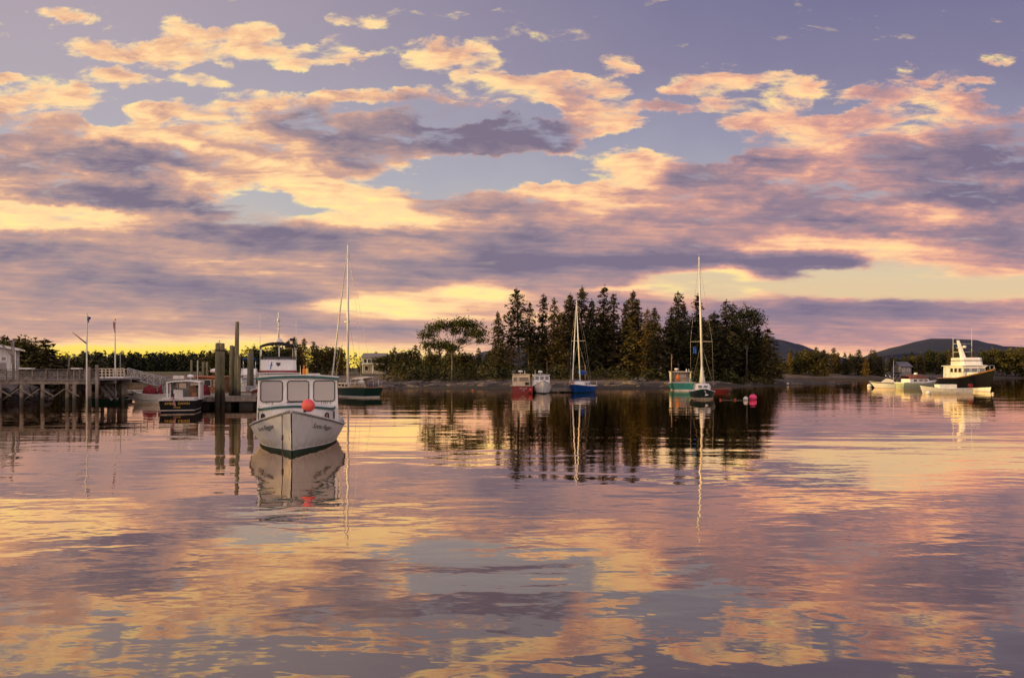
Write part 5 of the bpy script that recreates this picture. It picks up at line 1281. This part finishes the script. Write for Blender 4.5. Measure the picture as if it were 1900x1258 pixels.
T.build('bimini_frame', STEEL, rn); outboard(rn, -3.2, .6); whip(rn, -.2, .9, .9, Z(668, D0), .02)
# pale green cruiser under a brown canvas
D0 = 107
cr = thing('cabin_cruiser', 'pale green cabin cruiser under a brownish red canvas cover', 'boat', (X(1703, D0), D0, 0), R(10))
H = Hull(6.6, 2.5, 1.0, .92, 1.3, tr=.86, full=2.1, wfull=1.4, rake=.7, wlk=.82); H.parts(cr, PALEGREEN, WORKWHITE, WHITE, WHITE, vb=.92, drop=.06, rail=.035, band=(WHITE, .14))
T = MB(); T.prism([(-2.2, -1.0), (1.2, -.95), (2.0, -.5), (2.0, .5), (1.2, .95), (-2.2, 1.0)], .9, 1.55, [(-2.2, -.95), (.9, -.85), (1.5, -.4), (1.5, .4), (.9, .85), (-2.2, .95)]); T.build('cabin', WHITE, cr, bevel=.05)
for sd in (-1, 1):
    for xc in (-1.3, -.3, .6): window(cr, MX((xc, sd * (.985), 1.3), (-sd, 0, 0), (0, 0, 1)), .7, .3, .06, WHITE, DARKGLASS, .03, .02)
T = MB(); T.loft([[(x, -.95, 1.56), (x, -.75, z_), (x, 0, z_ + .1), (x, .75, z_), (x, .95, 1.56)] for x, z_ in ((-2.3, 1.9), (-1.6, 2.1), (.2, 2.1), (1.0, 1.75))], closed=False); T.build('canvas_cover', mat('brown_canvas', (.27, .095, .065), .9, var=.25, scale=4), cr)
T = MB(); T.lathe([(.25, 0), (.3, .1), (.2, .3)], (-.2, .2, 2.2), 12); T.build('radar', WHITE, cr)

# ------------------------------------------------------------------ buoys
def ball_buoy(label, px, D, r, m, grp=None, up=.55, cat='buoy'):
    b = thing('mooring_buoy', label, cat, (X(px, D), D, 0), 0, grp)
    B = MB(); B.ball((0, 0, r * up), r, 18, 10); B.build('ball', m, b)
    B = MB(); B.lathe([(r * .22, 0), (r * .2, r * .22), (r * .08, r * .26)], (0, 0, r * up + r * .94), 8); B.build('eye', BLACKR if m != BUOYW else WIRE, b); return b
ball_buoy('big pink ball buoy floating right of the small green sloop', 1397, 66, .36, HOTPINK)
ball_buoy('white ball buoy floating beside the big pink one', 1383.5, 65, .23, BUOYW)
ball_buoy('small red float nearest the small green sloop', 1336.5, 65, .10, BUOYR); ball_buoy('small red float midway between the small green sloop and the white ball buoy', 1364, 65, .10, BUOYR)
B = MB(); B.tube([(X(1338, 65), 65, .05), (X(1350, 65), 65, .015), (X(1364, 65), 65, .05), (X(1382, 65), 65, .03)], .006, 5); tag(B.build('float_line', SAIL), 'thin line strung between the small red floats and the white ball buoy', 'rope')
ball_buoy('small orange buoy floating below the spreading pine', 877, 96, .13, ORANGE); ball_buoy('yellowish white buoy at the bow of the white runabout', 1613, 118, .36, BUOYW); ball_buoy('white buoy in front of the low white skiff', 1722.5, 82, .30, BUOYW)
ball_buoy('small white buoy at the bow of the black motor yacht', 1842, 82, .14, BUOYW); ball_buoy('white buoy off the dark end of the bar', 1461.5, 133, .25, BUOYW, up=.8).location.z = max(0, land_z(X(1461.5, 133), 133))

# ------------------------------------------------------------------ pier and buildings on the left
DP = 55.0
ZD = Z(704.5, DP)                                # deck level
XE = X(183, DP)                                  # outer end of the pier
pr = thing('pier', 'grey timber pier with slatted railing on tall crossed piles', 'pier', (0, 0, 0))
B = MB(); x0 = -58.0; n = int((XE - x0) / .22)
for i in range(n): B.box((x0 + (XE - x0) * (i + .5) / n, DP + 3.5, ZD - .03), ((XE - x0) / n - .015, 7.2, .06))
B.build('decking', GREYWOOD, pr)
B = MB()
for y in (DP + .05, DP + 2.4, DP + 4.7, DP + 7.0): B.box(((x0 + XE) / 2, y, ZD - .06 - .15), (XE - x0, .16, .28))
B.build('beam', WOOD, pr)
piles = [X(p, DP) for p in (-40, 0, 40, 79, 125, 138, 166)]
for k, xx in enumerate(piles):
    B = MB(); B.tube([(xx, DP - .02, -2), (xx + .02, DP - .02, ZD - .36)], [.16, .14], 9); B.build('pile', TIDEWOOD, pr)
    B = MB(); B.tube([(xx, DP + 4.7, -2), (xx, DP + 4.7, ZD - .36)], [.16, .14], 9); B.build('pile', TIDEWOOD, pr)
    if k in (0, 1, 2, 3, 4):
        nx = piles[k + 1] if k < 4 else piles[k] + 1.6
        B = MB(); B.bar((xx + .05, DP - .22, ZD - .75), (xx + 1.1, DP - .24, .75), .12, .07); B.bar((xx - .05, DP - .27, ZD - .75), (xx - 1.3, DP - .29, .45), .12, .07); B.build('brace', TIDEWOOD, pr)
        B = MB(); B.bar((xx + .9, DP + 4.5, ZD - .7), (nx - .4, DP + 4.5, .4), .1, .06); B.bar((xx + .2, DP + 2.4, .5), (nx - .2, DP + 2.4, ZD - .6), .1, .06); B.build('brace', TIDEWOOD, pr)
zr = Z(686, DP)
B = MB(); posts = [X(p, DP) for p in (-20, 10, 34, 60, 85, 107, 125, 137, 148, 158, 168, 178)]
for xx in posts: B.box((xx, DP + .04, (ZD + zr) / 2), (.10, .10, zr - ZD))
B.build('railing_posts', WOOD, pr)
B = MB(); B.box(((x0 + XE) / 2, DP + .02, zr + .03), (XE - x0, .17, .05)); B.build('handrail', GREYWOOD, pr)
B = MB()
for k in range(5): B.box(((x0 + XE) / 2, DP + .115, ZD + .10 + k * (zr - ZD - .1) / 5), (XE - x0, .03, .105))
B.build('railing_boards', GREYWOOD, pr)
B = MB()
for p, hh in ((166.5, 681), (180.5, 677)):
    xx = X(p, DP); B.tube([(xx, DP - .05, -2), (xx, DP - .05, Z(hh, DP))], .12, 9)
B.build('end_pile', TIDEWOOD, pr)
B = MB()
for (p, w_) in ((45, 1.0), (138, .7)): B.box((X(p, DP), DP + .3, zr + .10), (w_, .45, .1))
B.build('fish_table', WHITE, pr)
# landing stage with open rails beyond the pier end
lz = Z(699, 60); ls = thing('landing_stage', 'small landing stage with open white rails at the end of the pier', 'landing stage', (0, 0, 0))
xa, xb = X(181, 60), X(231, 60)
B = MB(); B.box(((xa + xb) / 2, 61, lz - .06), (xb - xa, 2.2, .12)); B.build('decking', WHITE, ls)
B = MB()
for p in (183, 190, 197, 204, 211, 218, 225, 231): B.box((X(p, 60), 59.95, lz + .36), (.08, .08, .72))
for z_ in (.22, .48, .70): B.bar((xa, 59.93, lz + z_), (xb, 59.93, lz + z_), .05, .07)
B.build('railing', CREAM, ls)
for p, hh, bt in ((217, 683, 0), (206, 700, 0), (229, 700, 0)):
    B = MB(); B.tube([(X(p, 60), 60.3, -1.5), (X(p, 60), 60.3, Z(hh, 60) if p == 217 else lz - .12)], .17, 9); B.build('pile', TIDEWOOD, ls)
# gangway from the stage down to the floats
ga = Vector((X(231, 61), 61, lz + .02)); gb = Vector((X(338, 63), 63, .95)); gw = thing('gangway', 'grey truss gangway sloping from the landing stage down to the floats', 'gangway', tuple(ga))
B = MB(); n = 9; dv = gb - ga
for sd in (-.5, .5):
    o = Vector((0, sd, 0))
    B.bar(o, o + dv, .07); B.bar(o + Vector((0, 0, .75)), o + dv + Vector((0, 0, .75)), .07)
    for k in range(n):
        p0 = o + dv * (k / n); p1 = o + dv * ((k + 1) / n); up = Vector((0, 0, .75)); B.bar(p0, p0 + up, .05)
        B.bar(p0 if k % 2 else p0 + up, p1 + up if k % 2 else p1, .045)
    B.bar(o + dv, o + dv + Vector((0, 0, .75)), .05)
B.build('truss', mat('galvanised_steel', (.42, .41, .40), .55, var=.12), gw)
B = MB()
for k in range(24): p0 = dv * ((k + .5) / 24); B.box(p0 + Vector((0, 0, .05)), (dv.length / 24 * .92, 1.0, .04), ry=math.asin(-dv.z / dv.length) * 1.0)
B.build('walkway', GREYWOOD, gw)
st = thing('steps', 'steep wooden steps going down from the pier end to the water', 'steps', (X(181, 57), 57, 0))
B = MB(); e = Vector((X(208, 57) - X(181, 57), 0, .35)); s0 = Vector((0, 0, 1.75))
for sd in (0, .8): B.bar(s0 + Vector((0, sd, 0)), Vector((e.x, sd, e.z)), .07, .18); B.bar(s0 + Vector((0, sd, .6)), Vector((e.x, sd, e.z + .6)), .05)
B.build('stringer', GREYWOOD, st); B = MB()
for k in range(7): p0 = s0.lerp(Vector((e.x, 0, e.z)), (k + .5) / 7); B.box((p0.x, .4, p0.z + .06), (.2, .72, .035))
B.build('tread', GREYWOOD, st)
# white building
BC = 58.6
bw = thing('harbour_building', 'white boarded harbour building with low pitched roof on the pier', 'building', (X(27, BC), BC, ZD), R(31))
wallm = bpy.data.materials.new('white_boards'); wallm.use_nodes = True; t = NT(wallm.node_tree); bb = wallm.node_tree.nodes['Principled BSDF']
g = t.new('ShaderNodeTexCoord').outputs['Object']; gx, gy, gz = t.sep(g)
saw = t.m('FRACT', t.m('MULTIPLY', t.m('ADD', gx, gy), 3.6)); gro = t.smooth(saw, 0.0, 0.09, 0.0, 1.0)
t.put(bb.inputs['Base Color'], t.mix(t.smooth(t.noise(t.v('MULTIPLY', g, (1, 1, .25)), 2.2, 5, .6), .35, .75), (0.66, 0.62, 0.60), (0.48, 0.44, 0.42))); bb.inputs['Roughness'].default_value = .7
bn = t.new('ShaderNodeBump'); bn.inputs['Distance'].default_value = .03; t.put(bn.inputs['Height'], gro); t.l.new(bn.outputs[0], bb.inputs['Normal'])
hw = Z(649, BC) - ZD; WB_ = 5.0; dp = 4.2
prof = [(-WB_, 0), (0, 0), (0, hw), (-2.6, hw + .55), (-WB_, hw + .05)]
B = MB(); B.loft([[(x, 0, z) for x, z in prof], [(x, dp, z) for x, z in prof]], smooth=False, cap0=True, cap1=True); B.build('walls', wallm, bw)
roofm = mat('grey_roofing', (.22, .20, .20), .85, var=.15, scale=2)
B = MB(); e0 = .35
for prf in (((e0, hw - .03), (-2.6, hw + .59), (-2.6, hw + .71), (e0, hw + .09)), ((-2.6, hw + .59), (-WB_ - .3, hw), (-WB_ - .3, hw + .12), (-2.6, hw + .71))):
    B.loft([[(x, -.3, z) for x, z in prf], [(x, dp + .3, z) for x, z in prf]], smooth=False, cap0=True, cap1=True)
B.build('roof', roofm, bw)
B = MB(); B.bar((e0, -.32, hw + .02), (-2.6, -.32, hw + .64), .04, .2); B.bar((.02, -.02, 0), (.02, -.02, hw - .05), .14); B.bar((e0 + .02, -.3, hw + .02), (e0 + .02, dp + .3, hw + .02), .04, .16); B.build('trim_boards', WHITE, bw)
for (xc, zc, w_, h_, fm) in ((-.75, 1.75, .42, .42, WHITE), (-1.35, 1.75, .3, .42, WHITE), (-.85, .98, .50, .85, GREY), (-3.4, 1.2, .8, .8, WHITE)):
    window(bw, MX((xc, -.004, zc), (1, 0, 0), (0, 0, 1)), w_, h_, .02, fm, DARKGLASS, .06, .03)
dr = MB(); dr.box((-1.65, -.03, .95), (.75, .06, 1.9)); d_ = dr.build('door', WHITE, bw)
B = MB()
for xo in (-.17, .17): B.box((-1.65 + xo, -.07, 1.05), (.24, .03, 1.2))
B.build('door_pane', DARKGLASS, d_)
for yy in (1.2, 2.9): window(bw, MX((.005, yy, 1.2), (0, 1, 0), (0, 0, 1)), .8, 1.0, .02, WHITE, DARKGLASS, .07, .03)
up_ = thing('utility_pole', 'dark utility pole in front of the white harbour building', 'pole', (X(25, 56.3), 56.3, ZD)); B = MB(); B.tube([(0, 0, 0), (0, 0, Z(628, 56.3) - ZD)], [.10, .075], 9); B.build('post', WOOD, up_); B = MB(); B.bar((-.02, -.1, 1.9), (-.9, -.1, 2.9), .10); B.bar((-.1, -.08, 1.3), (-.1, -.08, 3.1), .04); B.build('bracket', WOOD, up_)
# flagpoles and lamp
fp = thing('flagpole', 'white flagpole with a slanted gaff at the end of the pier', 'flagpole', (X(161, 54.6), 54.6, -1)); zt_ = Z(584, 55)
B = MB(); B.tube([(0, 0, 0), (0, 0, 3), (0, 0, zt_ + 1)], [.08, .065, .035], 9); B.ball((0, 0, zt_ + 1.06), .065, 10, 6); B.build('pole', MAST, fp)
B = MB(); B.tube([(0, 0, Z(638, 55) + 1), (X(134.5, 54.6) - X(161, 54.6), 0, Z(617, 54.6) + 1)], [.06, .04], 7); B.build('gaff', WOOD, fp)
B = MB(); B.tube([(.05, 0, 4), (.06, 0, zt_ + .9)], .012, 4, caps=False); B.build('halyard', WIRE, fp)
def cloth_flag(name, label, px0, row0, row1, D, w, m, seed):
    B = MB(); nx, ny = 12, 16; hh = Z(row0, D) - Z(row1, D); V = []; F = []
    for i in range(nx + 1):
        for j in range(ny + 1):
            u, v = i / nx, j / ny                      # hangs limp: the fly end drops and folds
            V.append((w * u * (.42 - .14 * v + .10 * math.sin(v * 5 + seed)), .10 * math.sin(u * 9 + seed + v * 2) * (.3 + u), -hh * (.52 * v + .48 * u * (.55 + .45 * v))))
    for i in range(nx):
        for j in range(ny): a = i * (ny + 1) + j; F.append((a, a + 1, a + ny + 2, a + ny + 1))
    B.add(V, F, True); me_o = B.build(name, m, fix=False); me_o.location = (X(px0, D) + .06, D, Z(row0, D))
    uv = me_o.data.uv_layers.new(name='UVMap'); vi = {}
    for lp in me_o.data.loops: k = lp.vertex_index; uv.data[lp.index].uv = ((k // (ny + 1)) / nx, 1 - (k % (ny + 1)) / ny)
    return tag(me_o, label, 'flag')
def flag_mat(kind):
    m = bpy.data.materials.new(kind); m.use_nodes = True; t = NT(m.node_tree); b = m.node_tree.nodes['Principled BSDF']
    u, v, _ = t.sep(t.new('ShaderNodeUVMap').outputs[0])
    if kind == 'blue_flag_cloth': c = t.mix(t.smooth(t.m('ADD', t.m('ABSOLUTE', t.m('SUBTRACT', u, .5)), t.m('ABSOLUTE', t.m('SUBTRACT', v, .5))), .22, .26), (0.35, .33, .3), (0.012, 0.06, 0.34))
    else:
        s = t.m('GREATER_THAN', t.m('FRACT', t.m('MULTIPLY', v, 6.5)), .5); st_ = t.mix(s, (0.50, 0.03, 0.04), (0.60, 0.54, 0.52))
        can = t.m('MULTIPLY', t.m('LESS_THAN', u, .4), t.m('GREATER_THAN', v, .46)); c = t.mix(can, st_, (0.02, 0.03, 0.12))
    t.put(b.inputs['Base Color'], c); b.inputs['Roughness'].default_value = .9; return m
BF = flag_mat('blue_flag_cloth'); UF = flag_mat('striped_flag_cloth')
cloth_flag('flag', 'blue flag hanging limp from the gaff flagpole', 161, 586, 600, 54.6, .55, BF, 1)
fp2 = thing('flagpole', 'plain white flagpole behind the landing stage', 'flagpole', (X(209, 62), 62.4, .4)); B = MB(); B.tube([(0, 0, 0), (0, 0, 3), (0, 0, Z(593, 62) - .4)], [.075, .065, .035], 9); B.build('pole', MAST, fp2); B = MB(); B.ball((0, 0, Z(593, 62) - .36), .08, 10, 6); B.build('finial', GOLD, fp2)
cloth_flag('flag', 'red and white striped flag with dark canton hanging from the plain flagpole', 209, 595, 619, 62.3, .55, UF, 2.2)
lp = thing('dock_lamp', 'thin lamp post with a short arm above the gangway', 'lamp post', (X(222, 61.5), 61.6, lz)); B = MB(); B.tube([(0, 0, 0), (0, 0, Z(654, 61.5) - lz)], .035, 7); B.bar((0, 0, Z(654, 61.5) - lz), (.22, 0, Z(653, 61.5) - lz), .05); B.build('post', GREY, lp); B = MB(); B.box((.2, 0, Z(653, 61.5) - lz - .05), (.22, .14, .07)); B.build('lamp_head', WORKWHITE, lp)
for (p, r0, lb) in ((127, 659, 'thin grey pole leaning behind the middle of the pier railing'),):
    q = thing('pole', lb, 'pole', (X(p, 64), 64, 1.0)); B = MB(); B.tube([(-.15, 0, 0), (.12, 0, Z(r0, 64) - 1)], .06, 7); B.build('post', GREYWOOD, q)

# ------------------------------------------------------------------ mooring piles
PILEM = bpy.data.materials.new('weathered_pile'); PILEM.use_nodes = True; t = NT(PILEM.node_tree); bb = PILEM.node_tree.nodes['Principled BSDF']
g = t.new('ShaderNodeNewGeometry').outputs['Position']; gx, gy, gz = t.sep(g); n_ = t.noise(t.v('MULTIPLY', g, (1, 1, .3)), 3.0, 5, .65)
dry = t.mix(t.smooth(n_, .35, .65), (0.125, 0.118, 0.062), (0.20, 0.172, 0.11)); wet = t.mix(n_, (0.018, 0.015, 0.010), (0.05, 0.042, 0.030))
t.put(bb.inputs['Base Color'], t.mix(t.smooth(t.m('ADD', gz, t.m('MULTIPLY', n_, .7)), 1.35, 2.0), wet, dry)); bb.inputs['Roughness'].default_value = .9
bn = t.new('ShaderNodeBump'); bn.inputs['Distance'].default_value = .02; t.put(bn.inputs['Height'], t.noise(t.v('MULTIPLY', g, (8, 8, .8)), 2.5, 5, .65)); t.l.new(bn.outputs[0], bb.inputs['Normal'])
PL = [(403, 637, 51.5, .17, 'thick mooring pile, left one of the strapped pair in front of the red roofed boat'), (412.5, 637, 52, .17, 'thick mooring pile, right one of the strapped pair in front of the red roofed boat'),
      (428, 641, 55, .15, 'mooring pile just left of the tallest pile'), (433, 642, 55.6, .15, 'mooring pile touching the left side of the tallest pile'), (438.5, 597, 55, .165, 'tallest mooring pile, reaching far above the others'), (443, 660, 54.6, .15, 'shorter mooring pile at the right foot of the tallest pile'),
      (461.5, 655, 62, .16, 'mooring pile left of the tour boat flybridge'), (467.5, 650, 62.5, .17, 'mooring pile close beside the tour boat flybridge')]
for (p, r0, D, r, lb) in PL:
    B = MB(); h_ = Z(r0, D); le = random.uniform(-.08, .08); B.tube([(0, 0, -2), (le * .5, 0, h_ * .5), (le, 0, h_ - .04), (le, 0, h_)], [r * 1.12, r * 1.03, r * .92, r * .8], 12)
    o = B.build('mooring_pile', PILEM); o.location = (X(p, D), D, 0); tag(o, lb, 'pile', 'mooring piles by the float')
B = MB(); zb_ = Z(650, 51.6)
for (p, D) in ((403, 51.5), (412.5, 52)): B.lathe([(.19, -.05), (.20, 0), (.19, .05)], (X(p, D), D, zb_), 12)
B.bar((X(403, 51.5), 51.32, zb_), (X(412.5, 52), 51.85, zb_), .04, .08); tag(B.build('strap', BLACKR), 'dark strap binding the two thick mooring piles together', 'strap')
for p, r0 in ((355, 668), (367, 669), (377, 671), (384, 671)):
    B = MB(); B.tube([(0, 0, -1), (0, 0, Z(r0, 84))], [.16, .13], 9); o = B.build('mooring_pile', PILEM); o.location = (X(p, 84), 84, 0); tag(o, 'slender mooring pile far behind the red roofed boat', 'pile', 'slender piles behind the red roofed boat')
# floats
float_dock('floating_dock', 'brown timber float under the mooring piles', (X(419, 53), 54.2, 0), R(4), 4.9, 4.2, .8, .80, WOOD, [(-2.2, -1.9, .1), (2.1, -1.9, .1)])
float_dock('floating_dock', 'long pale float far behind the grey skiff', (X(268, 77), 77, 0), R(0), 5.6, 1.6, .4, .62, mat('pale_decking', (.55, .48, .42), .8, var=.15, scale=3))
float_dock('floating_dock', 'low float at the foot of the steps with a white locker on it', (X(208, 62.5), 62.8, 0), R(0), 3.0, 2.0, .4, .5, GREYWOOD)
lk = thing('dock_locker', 'white locker standing on the low float at the foot of the steps', 'locker', (X(209, 61.8), 61.9, .5)); B = MB(); B.box((0, 0, .24), (.68, .5, .46)); B.build('box', WHITE, lk, bevel=.02); B = MB(); B.box((0, -.01, .50), (.74, .56, .06)); B.build('lid', WHITE, lk, bevel=.015)
# boats at the floats
skiff('rowing_skiff', 'dark green skiff lying under the landing stage', (X(212, 60.3), 60.0, 0), R(4), 2.9, 1.3, .42, .58, DKGREEN, DKGREEN, WOODWARM)
gk, _ = skiff('work_skiff', 'pale grey work skiff heaped with maroon gear', (X(284, 60), 60.5, 0), R(180 - 6), 4.6, 1.8, .75, 1.02, WORKWHITE, WORKWHITE, WHITE)
def heap(root, name, cx, cy, z, rx, ry, h, m, seed):
    B = MB(); B.ball((0, 0, 0), 1, 14, 8); B.V = [(cx + v[0] * rx * (1 + .25 * mnoise.noise(Vector(v) * 1.7 + Vector((seed, 0, 0)))), cy + v[1] * ry, z + max(-.1, v[2]) * h * (1 + .35 * mnoise.noise(Vector(v) * 2.3 + Vector((0, seed, 0))))) for v in B.V]; return B.build(name, m, root)
hp = heap(None, 'gear_heap', 0, 0, 0, .70, .5, .75, MAROON, 3); hp.location = (X(274, 60), 60.3, .72); tag(hp, 'maroon gear heap on the bow of the pale grey skiff', 'gear')
hp = heap(None, 'gear_heap', 0, 0, 0, .46, .4, .95, MAROON, 8); hp.location = (X(297, 60), 60.5, .68); tag(hp, 'smaller maroon gear heap at the console of the pale grey skiff', 'gear')
B = MB(); B.box((-.9, 0, 1.1), (.35, .5, .8)); B.build('console', GREY, gk); B = MB()
for y in (-.3, .3): B.tube([(-.8, y, .9), (-.85, y, 2.15)], .03, 6)
B.box((-.85, 0, 2.2), (.5, .9, .06)); B.build('hard_top', GREY, gk)
bb_ = thing('lobster_boat', 'black sterned lobster boat with gold lettering and white hard top', 'boat', (X(329, 46) - 1.10, 46 + 3.39, 0), R(108)); bb_.scale = (.87, .87, .87)
H = Hull(8.2, 2.75, .95, .9, 1.4, tr=.94, full=2.3, wfull=1.6, rake=.5, wlk=.9)
H.parts(bb_, BLACKP, BLACKP, WORKWHITE, WORKWHITE, vb=.8, boot=(WORKWHITE, .86), rail=.05, drop=.3)
T = MB(); T.box((-2.6, 0, 1.02), (2.4, 2.3, .14)); T.build('wash_board', WORKWHITE, bb_, bevel=.03)
zc0 = 2.3
T = MB(); rows_ = []
for j in range(9):
    f = j / 8 - .5; rows_.append([(x, f * 2.55, zc0 + .14 * (1 - (2 * f) ** 2)) for x in (-1.1, 2.0)])
T.loft(rows_, closed=False); T.loft([[(p[0], p[1], p[2] - .09) for p in r] for r in rows_], closed=False); T.loft([[r[0] for r in rows_], [(r[0][0], r[0][1], r[0][2] - .09) for r in rows_]], closed=False, smooth=False); T.build('hard_top', WHITE, bb_)
T = MB()
for sd in (-1, 1):
    T = MB(); T.bar((-1.0, sd * 1.18, .9), (-1.0, sd * 1.2, zc0), .10); T.build('roof_post', WHITE, bb_)
T = MB(); T.prism([(.25, -1.19), (1.98, -1.19), (1.98, 1.19), (.25, 1.19), (.25, 1.13), (1.92, 1.13), (1.92, -1.13), (.25, -1.13)], .8, 2.26); T.build('wheelhouse', WHITE, bb_)
window(bb_, MX((1.90, -.55, 1.95), (0, -1, 0), (0, 0, 1)), .85, .5, .05, WHITE, GLASS, .04, .02); window(bb_, MX((1.90, .55, 1.95), (0, -1, 0), (0, 0, 1)), .85, .5, .05, WHITE, GLASS, .04, .02)
T = MB(); T.box((.6, .55, 1.3), (.9, .7, .7)); T.build('console', WHITE, bb_, bevel=.03); T = MB(); T.box((.9, -.5, 1.5), (.1, .5, .9)); T.box((-.2, -.75, 1.2), (.5, .4, .5)); T.build('companionway_door', WOODWARM, bb_)
T = MB(); T.box((.5, .55, 2.68), (.5, .8, .28)); T.build('roof_box', WORKWHITE, bb_, bevel=.03); whip(bb_, -.4, -1.0, 2.4, Z(655, 50), .02); radar(bb_, .9, -.3, 2.45, .26)
text_on('name_lettering', 'AMBER', .26, MX((-4.13, .50, .68), (0, -1, 0), (0, 0, 1)), GOLD, bb_); text_on('name_lettering', 'DAWN', .26, MX((-4.13, -.46, .68), (0, -1, 0), (0, 0, 1)), GOLD, bb_); text_on('port_lettering', 'MAINE', .17, MX((-4.13, .03, .38), (0, -1, 0), (0, 0, 1)), GOLD, bb_)
T = MB(); T.tube([(0, 0, 0), (-.12, 0, 1.05)], .018, 6); o = T.build('flag_staff', WOODWARM, bb_); o.location = (-4.05, .45, .9)
ef = cloth_flag('flag', 'small striped flag drooping over the black stern', 318.5, 727, 756, 45.6, .40, UF, 3.1)
rr = thing('lobster_boat', 'lobster boat with orange red roof behind the strapped mooring piles', 'boat', (X(391, 60) , 61.5, 0), R(170))
H = Hull(8.6, 2.9, .95, .9, 1.45, tr=.88, full=2.3, wfull=1.6, rake=.5, wlk=.86); H.parts(rr, WORKWHITE, GREENB, WOODWARM, DECKP, vb=.88, rail=.05)
cabin(rr, -1.4, 1.6, 2.5, 2.3, .85, 2.2, WOODWARM, rake=.15, name='wheelhouse', top_m=ORANGEP, over=.22, top_t=.10)
for sd in (-1, 1):
    for xc in (-.8, .2, 1.0): window(rr, MX((xc, sd * 1.25, 1.72), (-sd, 0, 0), (0, 0, 1)), .75, .6, .05, WORKWHITE, DARKGLASS, .05, .03)
T = MB(); T.lathe([(.06, 0), (.06, .25), (.4, .3), (.46, .42), (.38, .6), (.15, .66)], (.2, .1, 2.34), 16); T.build('radar', WHITE, rr); whip(rr, .2, .1, 2.9, 3.6, .03); whip(rr, -.9, -.5, 2.3, 3.7, .03)
T = MB(); T.box((-2.6, 0, 1.15), (1.2, 1.6, .6)); T.build('bait_box', WORKWHITE, rr)
hp = heap(None, 'gear_heap', 0, 0, 0, .5, .4, .8, MAROON, 12); hp.location = (X(381, 58.6), 58.4, .8); tag(hp, 'dark red gear heap beside the red roofed boat', 'gear')
fy = thing('cabin_cruiser', 'white cruiser with a tall flybridge half hidden behind the tallest mooring pile', 'boat', (X(449, 69), 71, 0), R(-90 + 22))
H = Hull(9.0, 3.2, 1.3, 1.2, 1.9, tr=.86, full=2.2, wfull=1.5, rake=.6, wlk=.82); H.parts(fy, WHITE, GREENB, WHITE, DECKP, vb=.9, rail=.05)
cabin(fy, -2.8, 1.2, 2.3, 1.7, 1.2, 2.3, WHITE, rake=.5, name='cabin', top_m=WHITE, over=.1)
for y in (-.45, .45): window(fy, MX((.98, y, 1.95), (0, 1, 0), (-.45, 0, 1)), .7, .42, .06, WORKWHITE, DARKGLASS, .04, .02)
T = MB(); T.prism([(-2.2, -.85), (.3, -.7), (.3, .7), (-2.2, .85)], 2.4, 3.05, [(-2.2, -.8), (.0, -.6), (.0, .6), (-2.2, .8)]); T.build('flybridge', WHITE, fy, bevel=.04)
T = MB()
for (x, y) in ((-.3, -.6), (-.3, .6), (-1.8, -.6), (-1.8, .6)): T.tube([(x, y, 3.0), (x, y, 4.0)], .03, 6)
T.build('canopy_post', STEEL, fy); T = MB(); T.box((-1.0, 0, 4.03), (1.9, 1.4, .08)); T.build('canopy', BLUECANVAS, fy, bevel=.02)

# ------------------------------------------------------------------ houses
def house(name, label, px0, px1, r_eave, r_ridge, r_base, D, depth, wm, rm, wins, rz=0):
    h = thing(name, label, 'house', (0, 0, 0)); xa, xb = X(px0, D), X(px1, D); zb, ze, zr_ = Z(r_base, D) - .6, Z(r_eave, D), Z(r_ridge, D)
    B = MB(); B.prism([(xa, D), (xb, D), (xb, D + depth), (xa, D + depth)], zb, ze); B.add([(xa, D, ze), (xa, D + depth, ze), (xa, D + depth / 2, zr_ - .1)], [(0, 1, 2)]); B.add([(xb, D, ze), (xb, D + depth, ze), (xb, D + depth / 2, zr_ - .1)], [(0, 2, 1)]); B.build('walls', wm, h)
    B = MB()
    for (ya, yb) in ((D - .4, D + depth / 2), (D + depth + .4, D + depth / 2)):
        B.add([(xa - .4, ya, ze - .05), (xb + .4, ya, ze - .05), (xb + .4, yb, zr_), (xa - .4, yb, zr_), (xa - .4, ya, ze + .15), (xb + .4, ya, ze + .15), (xb + .4, yb, zr_ + .2), (xa - .4, yb, zr_ + .2)], [(0, 1, 2, 3), (4, 7, 6, 5), (0, 4, 5, 1), (1, 5, 6, 2), (2, 6, 7, 3), (3, 7, 4, 0)])
    B.build('roof', rm, h)
    for (p, ra, rb_, w_) in wins: window(h, MX((X(p, D), D - .005, (Z(ra, D) + Z(rb_, D)) / 2), (1, 0, 0), (0, 0, 1)), w_, Z(ra, D) - Z(rb_, D), .03, WHITE, DARKGLASS, .09, .05)
    return h, xa, xb
hm_, xa, xb = house('house', 'grey roofed white house with a glazed upper gallery on the lawn', 672, 713, 664, 656, 690, 196, 7, mat('white_clapboard', (.36, .33, .31), .8, var=.08), roofm, [(678, 666, 674, 1.0), (685, 666, 674, 1.0), (692, 666, 674, 1.0), (699, 666, 674, 1.0), (706, 666, 674, 1.0), (680, 679, 688, 1.1), (698, 679, 688, 1.6)])
B = MB(); B.box(((xa + xb) / 2, 195.2, Z(676, 195)), (xb - xa, 1.5, .15))
for p in (673, 692, 712): B.box((X(p, 195), 194.6, (Z(676, 195) + 2.0) / 2 + .3), (.18, .18, Z(676, 195) - 1.6))
B.build('gallery', WHITE, hm_)
house('house', 'small pale house with lilac grey roof among the trees above the runabout', 1672, 1691, 681, 672, 694, 236, 6, mat('pale_clapboard', (.24, .215, .20), .8, var=.08), mat('lilac_roof', (.13, .12, .16), .8, var=.1), [(1677, 683, 689, .9), (1685, 683, 689, .9)])
